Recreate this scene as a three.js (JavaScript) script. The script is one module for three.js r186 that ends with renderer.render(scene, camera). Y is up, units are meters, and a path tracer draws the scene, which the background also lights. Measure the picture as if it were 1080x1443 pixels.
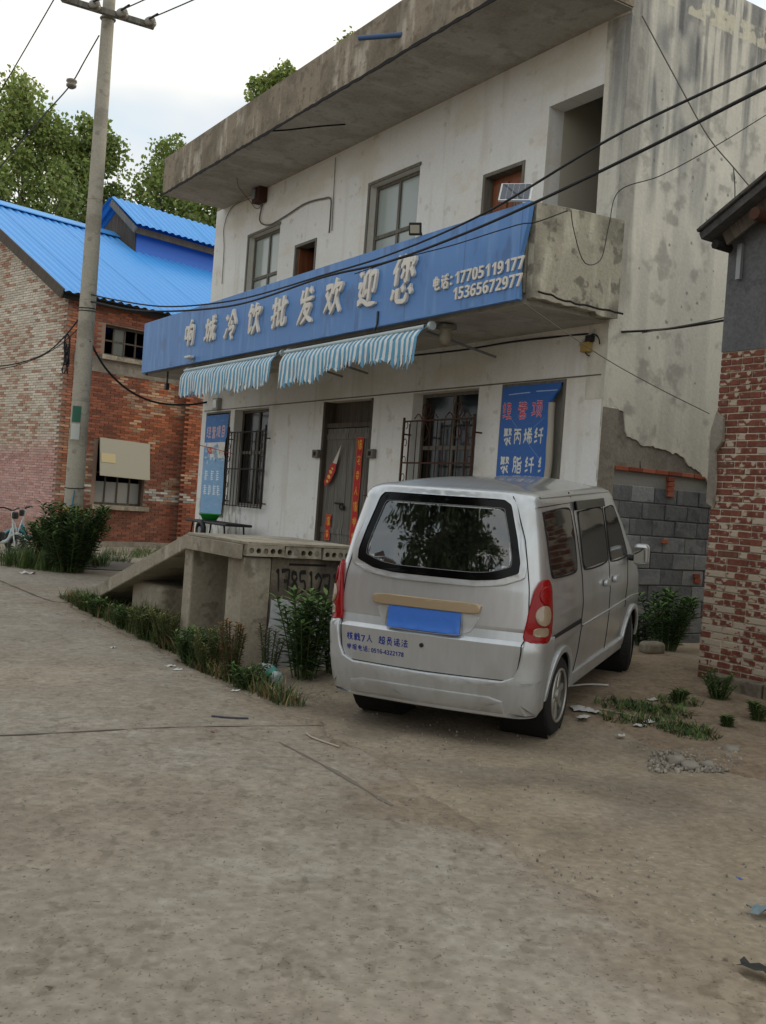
import * as THREE from 'three';
import { mergeGeometries, mergeVertices, toCreasedNormals } from 'three/addons/utils/BufferGeometryUtils.js';
import { RoundedBoxGeometry } from 'three/addons/geometries/RoundedBoxGeometry.js';
import { TessellateModifier } from 'three/addons/modifiers/TessellateModifier.js';
import { TextGeometry } from 'three/addons/geometries/TextGeometry.js';
import { FontLoader } from 'three/addons/loaders/FontLoader.js';

// ------------------------------------------------------------------ camera, sky, sun, exposure
const FPX = 1450, EYE = 1.65, PITCH = -0.007, ROLL = 0.073;
const scene = new THREE.Scene();
const camera = new THREE.PerspectiveCamera(2 * Math.atan(721.5 / FPX) * 180 / Math.PI, 1080 / 1443, 0.1, 900);
camera.position.set(0, EYE, 0);
camera.rotation.set(PITCH, 0, ROLL, 'YXZ');

const renderer = new THREE.WebGLRenderer({ antialias: true });
renderer.toneMapping = THREE.LinearToneMapping;
renderer.toneMappingExposure = 1.36;
renderer.shadowMap.enabled = true;

const sun = new THREE.DirectionalLight(new THREE.Color(1, 0.88, 0.7), 0.6);
sun.position.set(60, 34, -42); sun.target.position.set(0, 2, -15);
sun.castShadow = true; sun.shadow.radius = 20; sun.shadow.mapSize.set(2048, 2048);
Object.assign(sun.shadow.camera, { left: -60, right: 60, top: 60, bottom: -60, near: 1, far: 220 });
scene.add(sun, sun.target);

// ------------------------------------------------------------------ random numbers and noise
function rngOf(s) { return () => { s = (s + 0x6d2b79f5) | 0; let t = Math.imul(s ^ (s >>> 15), 1 | s); t = (t + Math.imul(t ^ (t >>> 7), 61 | t)) ^ t; return ((t ^ (t >>> 14)) >>> 0) / 4294967296; }; }
const R = rngOf(77), rr = (a, b) => a + (b - a) * R();
const gauss = (g = R) => (g() + g() + g() + g() - 2) * 1.0;
const hash = (x, y, s) => { let h = Math.imul(x, 374761393) ^ Math.imul(y, 668265263) ^ Math.imul(s, 1274126177); h = Math.imul(h ^ (h >>> 13), 1274126177); return ((h ^ (h >>> 16)) >>> 0) / 4294967296; };
const wrapi = (i, p) => p ? ((i % p) + p) % p : i;
function vn(x, y, s = 1, px = 0, py = px) {
  const ix = Math.floor(x), iy = Math.floor(y); let fx = x - ix, fy = y - iy; fx = fx * fx * (3 - 2 * fx); fy = fy * fy * (3 - 2 * fy);
  const x0 = wrapi(ix, px), x1 = wrapi(ix + 1, px), y0 = wrapi(iy, py), y1 = wrapi(iy + 1, py);
  const a = hash(x0, y0, s), b = hash(x1, y0, s), c = hash(x0, y1, s), d = hash(x1, y1, s);
  return a + (b - a) * fx + (c - a) * fy + (a - b - c + d) * fx * fy;
}
function fbm(x, y, oct = 4, s = 1, px = 0, py = px) { let v = 0, a = 0.5, n = 0; for (let i = 0; i < oct; i++) { v += a * vn(x, y, s + i * 17, px, py); n += a; x *= 2; y *= 2; px *= 2; py *= 2; a *= 0.5; } return v / n; }
const clamp = (x, a = 0, b = 1) => Math.min(b, Math.max(a, x)), mix = (a, b, t) => a + (b - a) * t, sst = (a, b, x) => { const t = clamp((x - a) / (b - a)); return t * t * (3 - 2 * t); };
const mix3 = (a, b, t) => [mix(a[0], b[0], t), mix(a[1], b[1], t), mix(a[2], b[2], t)];
function table(pts) { return (x) => { if (x <= pts[0][0]) return pts[0][1]; for (let i = 1; i < pts.length; i++) if (x <= pts[i][0]) return mix(pts[i - 1][1], pts[i][1], (x - pts[i - 1][0]) / (pts[i][0] - pts[i - 1][0])); return pts[pts.length - 1][1]; }; }

// ------------------------------------------------------------------ the sky: bright broken overcast, creamier towards the low sun
{
  const W = 1024, H = 512, d = new Float32Array(W * H * 4), sd = sun.position.clone().sub(sun.target.position).normalize();
  for (let j = 0; j < H; j++) for (let i = 0; i < W; i++) {
    const el = ((j + 0.5) / H - 0.5) * Math.PI, az = ((i + 0.5) / W - 0.5) * 2 * Math.PI, o = (j * W + i) * 4;
    const y = Math.sin(el), x = Math.cos(az) * Math.cos(el), z = Math.sin(az) * Math.cos(el);
    const k = 1 / (Math.max(y, 0) + 0.22), cx = x * k, cz = z * k;
    const c1 = fbm(cx * 1.9 + 7.3, cz * 2.9 + 3.1, 5, 5), c2 = fbm(cx * 4.1 + 1.3, cz * 6.6 + 9.1, 4, 9);
    const cl = sst(0.42, 0.60, c1 * 0.72 + c2 * 0.28), near = Math.max(0, x * sd.x + y * sd.y + z * sd.z);
    const blue = [0.51, 0.61, 0.68], grey = [0.62, 0.65, 0.675], cream = [0.84, 0.825, 0.77];
    let c = mix3(mix3(blue, grey, sst(0.2, 0.6, c2)), cream, cl * (1 - 0.5 * sst(0.3, 0.6, y)));
    const warm = near ** 6 * 0.22;
    c = [c[0] + warm, c[1] + warm * 0.85, c[2] + warm * 0.55];
    if (y < 0) c = mix3(c, [0.3, 0.28, 0.25], sst(0, -0.12, y));
    d[o] = c[0]; d[o + 1] = c[1]; d[o + 2] = c[2]; d[o + 3] = 1;
  }
  const t = new THREE.DataTexture(d, W, H, THREE.RGBAFormat, THREE.FloatType);
  t.mapping = THREE.EquirectangularReflectionMapping; t.magFilter = t.minFilter = THREE.LinearFilter; t.needsUpdate = true;
  scene.background = t; scene.environment = t;
}

// ------------------------------------------------------------------ picture point -> place (a pixel only gives a direction; the plane or depth gives the distance)
const V = (x, y, z) => new THREE.Vector3(x, y, z);
function ray(u, v) {
  const a = (u - 540) / FPX, b = -(v - 721.5) / FPX, c = Math.cos(ROLL), s = Math.sin(ROLL), x = c * a - s * b, y = s * a + c * b, cp = Math.cos(PITCH), sp = Math.sin(PITCH);
  return V(x, cp * y + sp, -(-sp * y + cp));
}
const atZ = (u, v, depth) => { const r = ray(u, v); return r.multiplyScalar(depth / -r.z).add(V(0, EYE, 0)); };
const onGround = (u, v, y = 0) => { const r = ray(u, v); return r.multiplyScalar((y - EYE) / r.y).add(V(0, EYE, 0)); };

// frames: the shop (x along the facade to the right, z outwards), the brick hall behind
const HOUSE = { p: V(2.503, 0, -12.2), ry: -0.9968 }, HALL = { p: V(-8.3, 0, -26), ry: 0.8116 }, WORLD = { p: V(0, 0, 0), ry: 0 };
const toWorld = (F, x, y, z) => V(x, y, z).applyAxisAngle(V(0, 1, 0), F.ry).add(F.p);
const toFrame = (F, p) => p.clone().sub(F.p).applyAxisAngle(V(0, 1, 0), -F.ry);
function onFront(u, v, z = 0, F = HOUSE) {            // where the pixel's ray meets the plane z = const of a frame
  const o = toFrame(F, V(0, EYE, 0)), d = ray(u, v).applyAxisAngle(V(0, 1, 0), -F.ry);
  return o.add(d.multiplyScalar((z - o.z) / d.z));
}
function onSide(u, v, x = 0, F = HOUSE) { const o = toFrame(F, V(0, EYE, 0)), d = ray(u, v).applyAxisAngle(V(0, 1, 0), -F.ry); return o.add(d.multiplyScalar((x - o.x) / d.x)); }

// height of the ground: level road, a shallow gutter by the dock, the yard by the shop's end rising towards the back
const vanO = V(0.391, -0.035, -7.417), VYAW = 0.425, VPIT = 0.06;
function groundY(x, z) {
  const h = toFrame(HOUSE, V(x, 0, z)), s = -h.x, n = h.z;
  const w = (x - vanO.x) * Math.sin(VYAW) + (-z + vanO.z) * Math.cos(VYAW);
  const rise = (clamp(w, 0, 4.6) * 0.0605 - 0.033) * sst(0.15, 0.9, w) * sst(0.35, -0.5, s) * sst(5.4, 4.4, n) * sst(-9, -5, s);
  const dip = -0.075 * Math.exp(-((s - 1.2) ** 2) / 8 - ((n - 4.5) ** 2) / 0.6);
  return rise + dip + 0.006 * (fbm(x * 0.9 + 40, z * 0.9, 3, 3) - 0.5);
}

// ------------------------------------------------------------------ building things
const used = new Map();
const numbered = (n) => { const k = used.get(n) ?? 0; used.set(n, k + 1); return k ? n + '_' + String(k).padStart(3, '0') : n; };
function tag(o, label, category, group, kind) { if (label) o.userData.label = label; if (category) o.userData.category = category; if (group) o.userData.group = group; if (kind) o.userData.kind = kind; return o; }
function thing(name, label, category, F = WORLD, at = [0, 0, 0], turn = 0, group) {
  const o = new THREE.Group(); o.name = numbered(name); scene.add(o); o.position.copy(toWorld(F, ...at)); o.rotation.y = F.ry + turn;
  return tag(o, label, category, group);
}
function add(parent, name, geo, mat, label) {
  const m = new THREE.Mesh(geo, mat); m.name = parent === scene ? numbered(name) : name; m.castShadow = m.receiveShadow = true;
  if (label) m.userData.label = label;
  parent.add(m); return m;
}
const clean = (g) => { const q = g.index ? g.toNonIndexed() : g.clone(); for (const k of Object.keys(q.attributes)) if (!['position', 'normal', 'uv'].includes(k)) q.deleteAttribute(k); q.clearGroups(); return q; };
const merge = (list) => mergeGeometries(list.map(clean));
function muv(g, ox = 0, oy = 0) {                      // uv in metres, by the way each face points
  const q = clean(g), p = q.attributes.position, n = p.count, uv = new Float32Array(n * 2), a = V(), b = V(), c = V();
  for (let i = 0; i < n; i += 3) {
    a.fromBufferAttribute(p, i); b.fromBufferAttribute(p, i + 1); c.fromBufferAttribute(p, i + 2);
    const nn = b.clone().sub(a).cross(c.clone().sub(a)), ax = Math.abs(nn.x), ay = Math.abs(nn.y), az = Math.abs(nn.z);
    [a, b, c].forEach((v, k) => { const j = (i + k) * 2; if (az >= ax && az >= ay) { uv[j] = v.x; uv[j + 1] = v.y; } else if (ax >= ay) { uv[j] = v.z; uv[j + 1] = v.y; } else { uv[j] = v.x; uv[j + 1] = v.z; } uv[j] += ox; uv[j + 1] += oy; });
  }
  q.setAttribute('uv', new THREE.BufferAttribute(uv, 2)); return q;
}
const box = (w, h, d, x = 0, y = 0, z = 0) => muv(new THREE.BoxGeometry(w, h, d).translate(x, y, z));
const boxR = (x0, x1, y0, y1, z0, z1) => box(x1 - x0, y1 - y0, z1 - z0, (x0 + x1) / 2, (y0 + y1) / 2, (z0 + z1) / 2);
const rbox = (w, h, d, r, x = 0, y = 0, z = 0) => muv(new RoundedBoxGeometry(w, h, d, 2, r).translate(x, y, z));
const tube = (pts, r, seg = 0, rad = 6, closed = false) => new THREE.TubeGeometry(new THREE.CatmullRomCurve3(pts.map((p) => p.isVector3 ? p : V(...p)), closed), seg || Math.max(4, pts.length * 5), r, rad, closed);
const bar = (a, b, r, rad = 6) => new THREE.TubeGeometry(new THREE.LineCurve3(V(...a), V(...b)), 1, r, rad);
const cyl = (r0, r1, h, seg = 16) => new THREE.CylinderGeometry(r0, r1, h, seg);
const shapeOf = (pts) => new THREE.Shape(pts.map((p) => new THREE.Vector2(...p)));
const extr = (shape, depth, bevel = 0, seg = 1, curve = 8) => new THREE.ExtrudeGeometry(shape, { depth, bevelEnabled: bevel > 0, bevelSize: bevel, bevelThickness: bevel, bevelSegments: seg, curveSegments: curve });
function sag(a, b, drop, r, n = 14) { const p = []; for (let i = 0; i <= n; i++) { const t = i / n, q = a.clone().lerp(b, t); q.y -= drop * 4 * t * (1 - t); p.push(q); } return tube(p, r, n * 2, 5); }

// ------------------------------------------------------------------ textures and materials
function dtex(w, h, fn, o = {}) {
  const d = new Uint8Array(w * h * 4);
  for (let j = 0; j < h; j++) for (let i = 0; i < w; i++) { const c = fn(i / w, j / h), k = (j * w + i) * 4; d[k] = clamp(c[0], 0, 255); d[k + 1] = clamp(c[1] ?? c[0], 0, 255); d[k + 2] = clamp(c[2] ?? c[0], 0, 255); d[k + 3] = 255; }
  const t = new THREE.DataTexture(d, w, h); if (!o.data) t.colorSpace = THREE.SRGBColorSpace;
  t.wrapS = t.wrapT = THREE.RepeatWrapping; t.magFilter = THREE.LinearFilter; t.minFilter = THREE.LinearMipmapLinearFilter; t.generateMipmaps = true;
  if (o.size) t.repeat.set(1 / o.size[0], 1 / o.size[1]); if (o.off) t.offset.set(...o.off);
  t.needsUpdate = true; return t;
}
const std = (c, rough = 0.8, extra = {}) => new THREE.MeshStandardMaterial({ color: c, roughness: rough, ...extra });
const mapped = (map, rough = 0.9, extra = {}) => new THREE.MeshStandardMaterial({ map, roughness: rough, ...extra });
const grain = dtex(512, 512, (u, v) => [110 + 90 * fbm(u * 32, v * 32, 5, 21, 32)], { data: 1, size: [1, 1] });
const fine = dtex(512, 512, (u, v) => { const n = fbm(u * 64, v * 64, 4, 31, 64); return [60 + 150 * n - (vn(u * 128, v * 128, 33, 128) > 0.93 ? 60 : 0)]; }, { data: 1, size: [1.2, 1.2] });

// concrete of the road: 3 m tile, vertex colours give the large patches
const roadTex = dtex(1536, 1536, (u, v) => {
  const a = fbm(u * 6, v * 6, 5, 41, 6), b = fbm(u * 90, v * 90, 3, 43, 90), st = fbm(u * 14, v * 5 + a, 4, 47, 14, 5), sp = vn(u * 300, v * 300, 51, 300), pit = vn(u * 150, v * 150, 52, 150);
  let c = mix3([146, 136, 122], [159, 150, 137], a); c = mix3(c, [134, 122, 107], sst(0.5, 0.75, st) * 0.22); c = mix3(c, [170, 163, 150], sst(0.6, 0.75, fbm(u * 18, v * 18, 4, 49, 18)) * 0.5);
  const sc = sst(0.66, 0.74, fbm(u * 46, v * 30, 3, 57, 46, 30)) * 14 + sst(0.7, 0.76, fbm(u * 11, v * 11, 4, 58, 11)) * 8;
  const k = (b - 0.5) * 40 - sc + (sp > 0.86 ? -24 : 0) + (pit > 0.955 ? -40 : 0) + (sp < 0.06 ? 14 : 0);
  return [c[0] + k, c[1] + k, c[2] + k];
}, { size: [3.4, 3.4] });
const M = {};
M.road = mapped(roadTex, 0.88, { vertexColors: true, bumpMap: fine, bumpScale: 0.0025 });
const dirtTex = dtex(1024, 1024, (u, v) => {
  const a = fbm(u * 7, v * 7, 5, 61, 7), b = fbm(u * 80, v * 80, 3, 63, 80), p = vn(u * 110, v * 110, 65, 110), q = vn(u * 170, v * 170, 66, 170);
  let c = mix3([138, 124, 105], [160, 147, 128], a); const k = (b - 0.5) * 36 + (p > 0.9 ? 18 : 0) + (q > 0.92 ? -26 : 0);
  return [c[0] + k, c[1] + k, c[2] + k * 0.95];
}, { size: [2.6, 2.6] });
M.dirt = mapped(dirtTex, 0.97, { vertexColors: true, bumpMap: fine, bumpScale: 0.008 });

// whitewashed front wall (12.2 x 8.2 m, one picture, no repeat)
const frontTex = dtex(1200, 820, (u, v) => {
  const x = u * 12.2, y = v * 8.2, a = fbm(x * 0.8, y * 0.8, 5, 71), b = fbm(x * 6, y * 6, 4, 73), drip = fbm(x * 7, y * 0.5, 4, 75), h = fbm(x * 40, y * 40, 2, 77);
  let c = mix3([232, 232, 229], [221, 221, 218], a);
  c = mix3(c, [190, 183, 168], sst(0.56, 0.8, drip) * 0.3); c = mix3(c, [232, 229, 222], sst(0.55, 0.6, fbm(x * 0.5 + 9, y * 0.5, 3, 79)) * 0.35);
  c = mix3(c, [150, 140, 122], sst(0.7, 0.82, b) * 0.25); c = mix3(c, [200, 188, 162], sst(0.5, 0.75, fbm(x * 1.1, y * 2.2 + 4, 4, 80)) * 0.35 * (y > 6.2 || (y > 3.3 && y < 4.1) ? 1 : 0.4));  // beige stains, stronger under roof slab and balcony as painted-in warm bounce light
  if (x < 2.4 && y < 1.5) c = mix3(c, [176, 172, 165], sst(0.45, 0.6, fbm(x * 9, y * 3, 4, 81)));
  const k = (h - 0.5) * 10; return [c[0] + k, c[1] + k, c[2] + k];
}, { size: [12.2, 8.2], off: [1, 0] });
M.front = mapped(frontTex, 0.93, { bumpMap: grain, bumpScale: 0.004 });

// plaster of the shop's end wall (u runs inwards 0..8 m, v 0..9 m): grey rain streaks, mould, dead creeper prints
const sideTex = (() => {
  const spots = []; const g = rngOf(5);
  for (let i = 0; i < 120; i++) spots.push([0.3 + g() * 5, 3.4 + g() * 3.6, 0.008 + g() * g() * 0.05, g() * 6.28]);
  return dtex(1024, 1152, (u, v) => {
    const x = u * 8, y = v * 9, a = fbm(x * 1.1, y * 1.1, 5, 91), st = fbm(x * 5.5, y * 0.42, 5, 93), st2 = fbm(x * 13, y * 0.9, 4, 95), mo = fbm(x * 5, y * 5, 5, 97), h = fbm(x * 45, y * 45, 2, 99);
    let c = mix3([218, 213, 198], [202, 198, 185], a);
    const top = sst(5.6, 8.0, y + (st - 0.5) * 3.2);
    c = mix3(c, [128, 128, 126], clamp(sst(0.36, 0.66, st) * (0.22 + 0.78 * top)) * 0.85);
    c = mix3(c, [98, 98, 98], clamp(sst(0.5, 0.72, st2) * top * sst(0.3, 0.55, a)) * 0.75);
    c = mix3(c, [134, 131, 123], sst(0.58, 0.78, mo) * 0.5);
    c = mix3(c, [228, 223, 206], sst(0.56, 0.66, fbm(x * 1.7 + 5, y * 0.8, 4, 101)) * 0.5);
    if (x < 0.42) c = mix3(c, [120, 118, 112], sst(0.40, 0.12, x + (st2 - 0.5) * 0.4) * 0.55 * sst(3.8, 4.6, y));
    if (y > 7.95 && y < 8.2) c = mix3(c, [214, 208, 184], sst(0.5, 0.6, fbm(x * 8, y * 8, 3, 103)) * 0.8);
    if (x > 6 || 1) for (const s of spots) { const dx = x - s[0], dy = y - s[1]; if (Math.abs(dx) < 0.16 && Math.abs(dy) < 0.16) { const r = Math.hypot(dx, dy) / (s[2] * (0.55 + 0.9 * vn(x * 34, y * 34, 107))); if (r < 1.2) c = mix3(c, [92, 92, 84], sst(1.2, 0.5, r) * 0.55); } }
    const k = (h - 0.5) * 14; return [c[0] + k, c[1] + k, c[2] + k];
  }, { size: [8, 9] });
})();
M.side = mapped(sideTex, 0.95, { bumpMap: grain, bumpScale: 0.006 });

const stainedConcrete = (seed, base, dark, pale, size) => dtex(512, 352, (u, v) => {
  const x = u * size[0], y = v * size[1], pu = size[0] * 1, pv = size[1];
  const a = fbm(x * 2, y * 2, 5, seed, pu * 2, pv * 2), st = fbm(x * 6, y, 5, seed + 2, pu * 6, pv), m = fbm(x * 9, y * 9, 4, seed + 4, pu * 9, pv * 9), h = fbm(x * 50, y * 50, 2, seed + 6, pu * 50, pv * 50);
  let c = mix3(base, pale, sst(0.55, 0.75, st) * 0.65); c = mix3(c, dark, sst(0.45, 0.72, a) * 0.6); c = mix3(c, dark, sst(0.58, 0.74, m) * 0.6);
  const k = (h - 0.5) * 22; return [c[0] + k, c[1] + k, c[2] + k];
}, { size });
M.cornice = mapped(stainedConcrete(111, [142, 130, 112], [100, 90, 76], [192, 186, 172], [6, 4]), 0.95, { bumpMap: grain, bumpScale: 0.008 });
M.parapet = mapped(stainedConcrete(121, [168, 162, 144], [92, 88, 78], [204, 198, 178], [3, 2]), 0.95, { bumpMap: grain, bumpScale: 0.01 });
M.soffit = mapped(stainedConcrete(131, [168, 164, 156], [146, 140, 130], [184, 180, 172], [6, 4]), 0.95);
M.concrete = mapped(stainedConcrete(141, [152, 143, 126], [112, 103, 88], [186, 178, 162], [3, 2]), 0.95, { bumpMap: grain, bumpScale: 0.01 });
M.dockwall = mapped(stainedConcrete(151, [120, 110, 94], [70, 64, 56], [150, 140, 122], [3, 2]), 0.95, { bumpMap: grain, bumpScale: 0.012 });
M.cement = mapped(stainedConcrete(161, [138, 130, 118], [112, 105, 95], [160, 152, 140], [3, 2]), 0.95, { bumpMap: grain, bumpScale: 0.008 });
M.greyrender = mapped(stainedConcrete(171, [104, 104, 105], [84, 84, 85], [124, 124, 124], [3, 2]), 0.95, { bumpMap: grain, bumpScale: 0.006 });
M.blocks = [0, 1, 2, 3].map((i) => { const m = M.greyrender.clone(); m.map = stainedConcrete(181 + i * 10, [104 + i * 14, 106 + i * 14, 108 + i * 14], [74 + i * 10, 76 + i * 10, 79 + i * 10], [128 + i * 8, 130 + i * 8, 132 + i * 8], [3, 2]); m.bumpScale = 0.012; return m; });
M.mortar = std(new THREE.Color('#928f88'), 0.97, { bumpMap: grain, bumpScale: 0.01 });
M.dark = std(new THREE.Color('#15130f'), 0.9);
M.black = std(new THREE.Color('#1b1b1c'), 0.55);
M.iron = std(new THREE.Color('#2c211b'), 0.75, { metalness: 0.3 });
M.rustIron = std(new THREE.Color('#4a2e20'), 0.85, { metalness: 0.2 });
M.galv = std(new THREE.Color('#8b8d8c'), 0.5, { metalness: 0.6 });
M.wire = std(new THREE.Color('#17171a'), 0.7);
M.wireGrey = std(new THREE.Color('#6b665c'), 0.8);
M.interior = std(new THREE.Color('#3a362f'), 0.95);
M.plasterIn = std(new THREE.Color('#b9b4a5'), 0.95);
const woodTex = (seed, a, b) => dtex(256, 512, (u, v) => { const g = fbm(u * 28, v * 3, 4, seed, 28, 3), h = fbm(u * 90, v * 8, 3, seed + 3, 90, 8); const c = mix3(a, b, g); const k = (h - 0.5) * 40; return [c[0] + k, c[1] + k, c[2] + k]; }, { size: [0.9, 1.8] });
M.doorWood = mapped(woodTex(201, [88, 84, 78], [122, 118, 110]), 0.85, { bumpMap: grain, bumpScale: 0.003 });
M.brownWood = mapped(woodTex(205, [104, 56, 30], [142, 84, 48]), 0.7);
M.frameWood = mapped(woodTex(209, [92, 88, 80], [120, 116, 106]), 0.8);
M.darkWood = mapped(woodTex(213, [62, 54, 46], [92, 82, 70]), 0.85);
M.glass = new THREE.MeshPhysicalMaterial({ color: 0xdfe6e6, roughness: 0.04, transmission: 1, thickness: 0, ior: 1.5 });
M.dirtyGlass = new THREE.MeshPhysicalMaterial({ color: 0x8d918a, roughness: 0.18, transmission: 0.55, thickness: 0 });
M.paleGlass = std(new THREE.Color('#a3ada9'), 0.12);
M.blackGlass = new THREE.MeshPhysicalMaterial({ color: 0x8e948c, roughness: 0.12, transmission: 1, thickness: 0, specularIntensity: 0.6 });
M.curtain = std(new THREE.Color('#b6bab4'), 0.95);
M.red = std(new THREE.Color('#b3141a'), 0.7);

// ------------------------------------------------------------------ hand-lettered characters, as brush strokes on a 100 x 100 field
const G = {
  '响': '12,30 12,68|12,30 36,30 36,66|12,64 36,64|62,8 52,24|46,28 46,92|46,28 88,28 88,84 78,90|58,46 58,70|58,46 76,46 76,68|58,68 76,68',
  '城': '8,38 38,34|23,16 23,72|6,78 40,66|44,32 92,28|48,32 46,60 36,88|48,50 64,48 62,74 54,70|68,10 74,50 84,78 92,82 94,66|88,42 76,66 58,88|78,12 86,20',
  '冷': '12,22 22,34|8,84 26,58|60,10 34,52|60,10 94,50|54,42 66,48|42,58 80,56 62,78|54,72 68,92',
  '饮': '26,10 10,40|22,26 42,24 36,36|24,36 24,84 42,70|62,10 48,44|58,26 92,24 82,42|70,34 64,64 44,90|66,56 94,88',
  '批': '6,32 38,28|24,10 24,84 14,78|6,62 40,50|50,16 50,82 64,70|50,44 66,40|92,26 72,44|74,10 74,80 92,80 94,64',
  '发': '28,14 20,38|20,38 86,34|48,8 42,50 12,92|40,52 78,50 62,74 34,92|46,60 66,78 94,90|66,12 78,22',
  '欢': '8,26 42,24 34,52 8,84|12,38 44,80|62,10 48,44|58,26 92,24 82,42|70,34 64,64 44,90|66,56 94,88',
  '迎': '52,14 36,24|36,24 36,66 52,54|60,22 84,20 82,58 74,56|60,22 60,80|12,14 20,24|8,42 24,42 16,60 26,70 12,80|12,80 34,76 60,86 96,86',
  '您': '28,6 8,36|20,26 20,60|52,6 38,28|48,18 88,16 80,28|64,20 64,54 56,50|50,32 42,48|76,30 88,48|18,68 12,86|32,66 34,90 66,92 70,78|50,62 58,74|78,66 88,80',
  '电': '22,26 22,62|22,26 78,26 78,60|22,43 78,43|22,60 78,60|50,8 50,86 92,86 92,74',
  '话': '14,12 24,22|8,38 24,38 24,82 36,70|84,10 46,20|38,38 94,38|66,18 66,58|46,58 46,92|46,58 86,58 86,92|46,88 86,88',
  '经': '28,10 10,34 30,34 10,56 34,54|8,82 36,74|46,18 86,18 66,36 44,48|64,32 90,48|48,60 88,60|68,60 68,88|40,88 96,88',
  '营': '10,20 90,20|34,8 34,32|66,8 66,32|14,40 10,52|14,40 88,40 82,50|34,50 34,66|34,50 66,50 66,66|34,64 66,64|24,74 24,94|24,74 78,74 78,94|24,92 78,92',
  '项': '6,24 38,24|22,24 22,72|4,76 40,68|44,14 96,14|70,14 64,28|52,28 52,70|52,28 88,28 88,70|70,38 70,62 46,92|72,72 92,90',
  '目': '26,12 26,90|26,12 74,12 74,90|26,38 74,38|26,62 74,62|26,86 74,86',
  '聚': '8,12 52,12|16,12 16,42|42,12 42,50|16,22 42,22|16,32 42,32|8,44 52,40|58,14 90,14 74,32 56,46|62,20 92,44|36,58 20,76|30,66 12,66|48,56 48,94 40,90|48,72 30,90|66,60 84,56|52,66 90,92|80,68 64,78',
  '丙': '10,16 90,16|18,36 18,92|18,36 82,36 82,86 74,90|50,16 48,50 30,72|52,54 70,70',
  '烯': '12,36 16,50|38,30 30,46|24,12 24,52 8,88|26,56 38,74|52,10 84,32|84,10 48,34|42,42 96,42|64,32 44,66|54,58 54,84|54,58 88,58 88,82 80,80|70,48 70,94',
  '纤': '28,10 10,34 30,34 10,56 34,54|8,82 36,74|86,12 50,22|42,48 96,48|70,20 70,92',
  '维': '28,10 10,34 30,34 10,56 34,54|8,82 36,74|54,8 40,40|50,28 50,92|68,8 74,20|50,26 92,26|50,46 90,46|50,66 90,66|50,88 94,88|70,26 70,88',
  '脂': '14,12 14,60 6,90|14,12 36,12 36,86 28,84|14,34 36,34|14,56 36,56|52,10 52,40 92,40 92,28|86,12 54,24|52,52 52,92|52,52 88,52 88,92|52,70 88,70|52,90 88,90',
  '核': '6,32 42,32|24,10 24,92|24,36 6,66|26,40 40,56|66,6 72,16|46,22 96,22|68,24 54,44 76,42 46,68|88,44 46,92|72,66 92,90',
  '载': '8,24 56,24|32,8 32,38|4,40 96,38|8,52 54,52|28,42 14,66 52,64|32,52 32,94|4,80 58,76|66,6 72,50 86,84 96,88 97,70|90,48 62,90|80,14 90,24',
  '人': '50,10 44,50 10,90|50,36 64,64 92,90',
  '超': '10,20 46,20|28,6 28,56|6,38 50,38|28,56 46,54|16,52 6,88|12,72 36,84 96,88|56,14 90,14 86,40 78,38|70,14 52,44|58,52 58,76|58,52 88,52 88,76|58,74 88,74',
  '员': '30,10 30,32|30,10 70,10 70,32|30,30 70,30|22,42 22,76|22,42 78,42 78,76|50,50 48,68 16,94|56,74 88,94',
  '违': '38,20 88,20|40,40 86,40|34,60 92,60 86,74|62,6 62,80|12,14 20,24|8,42 24,42 16,60 26,70 12,80|12,80 34,76 60,86 96,86',
  '法': '10,14 20,24|6,38 16,46|8,88 24,60|40,24 90,24|64,8 64,50|32,50 96,50|60,50 42,86 82,82|74,66 90,92',
  '举': '22,10 28,24|48,6 52,22|78,8 66,26|6,30 94,30|36,30 10,60|64,30 92,58|30,48 70,48|22,66 78,66|50,38 50,96',
  '报': '6,32 38,28|24,10 24,84 14,78|6,62 40,50|50,12 50,92|50,12 86,12 84,36 76,34|52,46 86,46 74,70 52,92|58,52 70,72 94,90',
  '幸': '24,16 76,16|50,4 50,30|12,30 88,30|32,40 40,52|68,40 60,52|16,56 84,56|24,74 76,74|50,56 50,96',
  '福': '16,6 24,16|6,24 32,24 8,56|20,44 20,94|44,10 94,10|50,22 50,42|50,22 88,22 88,42|50,40 88,40|46,52 46,94|46,52 92,52 92,94|46,72 92,72|70,52 70,94|46,92 92,92',
  '宅': '50,4 54,14|12,28 12,20 90,20 84,32|70,38 30,48|10,64 92,58|48,46 48,88 88,88 90,76',
  '1': '44,22 56,10 50,92', '2': '26,28 48,10 70,28 56,56 22,88 78,86', '3': '28,18 56,10 68,28 44,46 70,62 58,86 24,84', '4': '52,10 22,60 80,58|60,36 54,94', '5': '74,10 36,12 32,44 60,42 66,68 24,90', '7': '20,16 74,12 50,92|34,52 66,50', '8': '66,18 40,12 34,34 66,60 58,88 30,82 34,60 66,34 66,18',
};
const strokesOf = (ch) => (G[ch] ?? '').split('|').filter(Boolean).map((s) => s.split(' ').map((p) => p.split(',').map(Number)));
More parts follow.
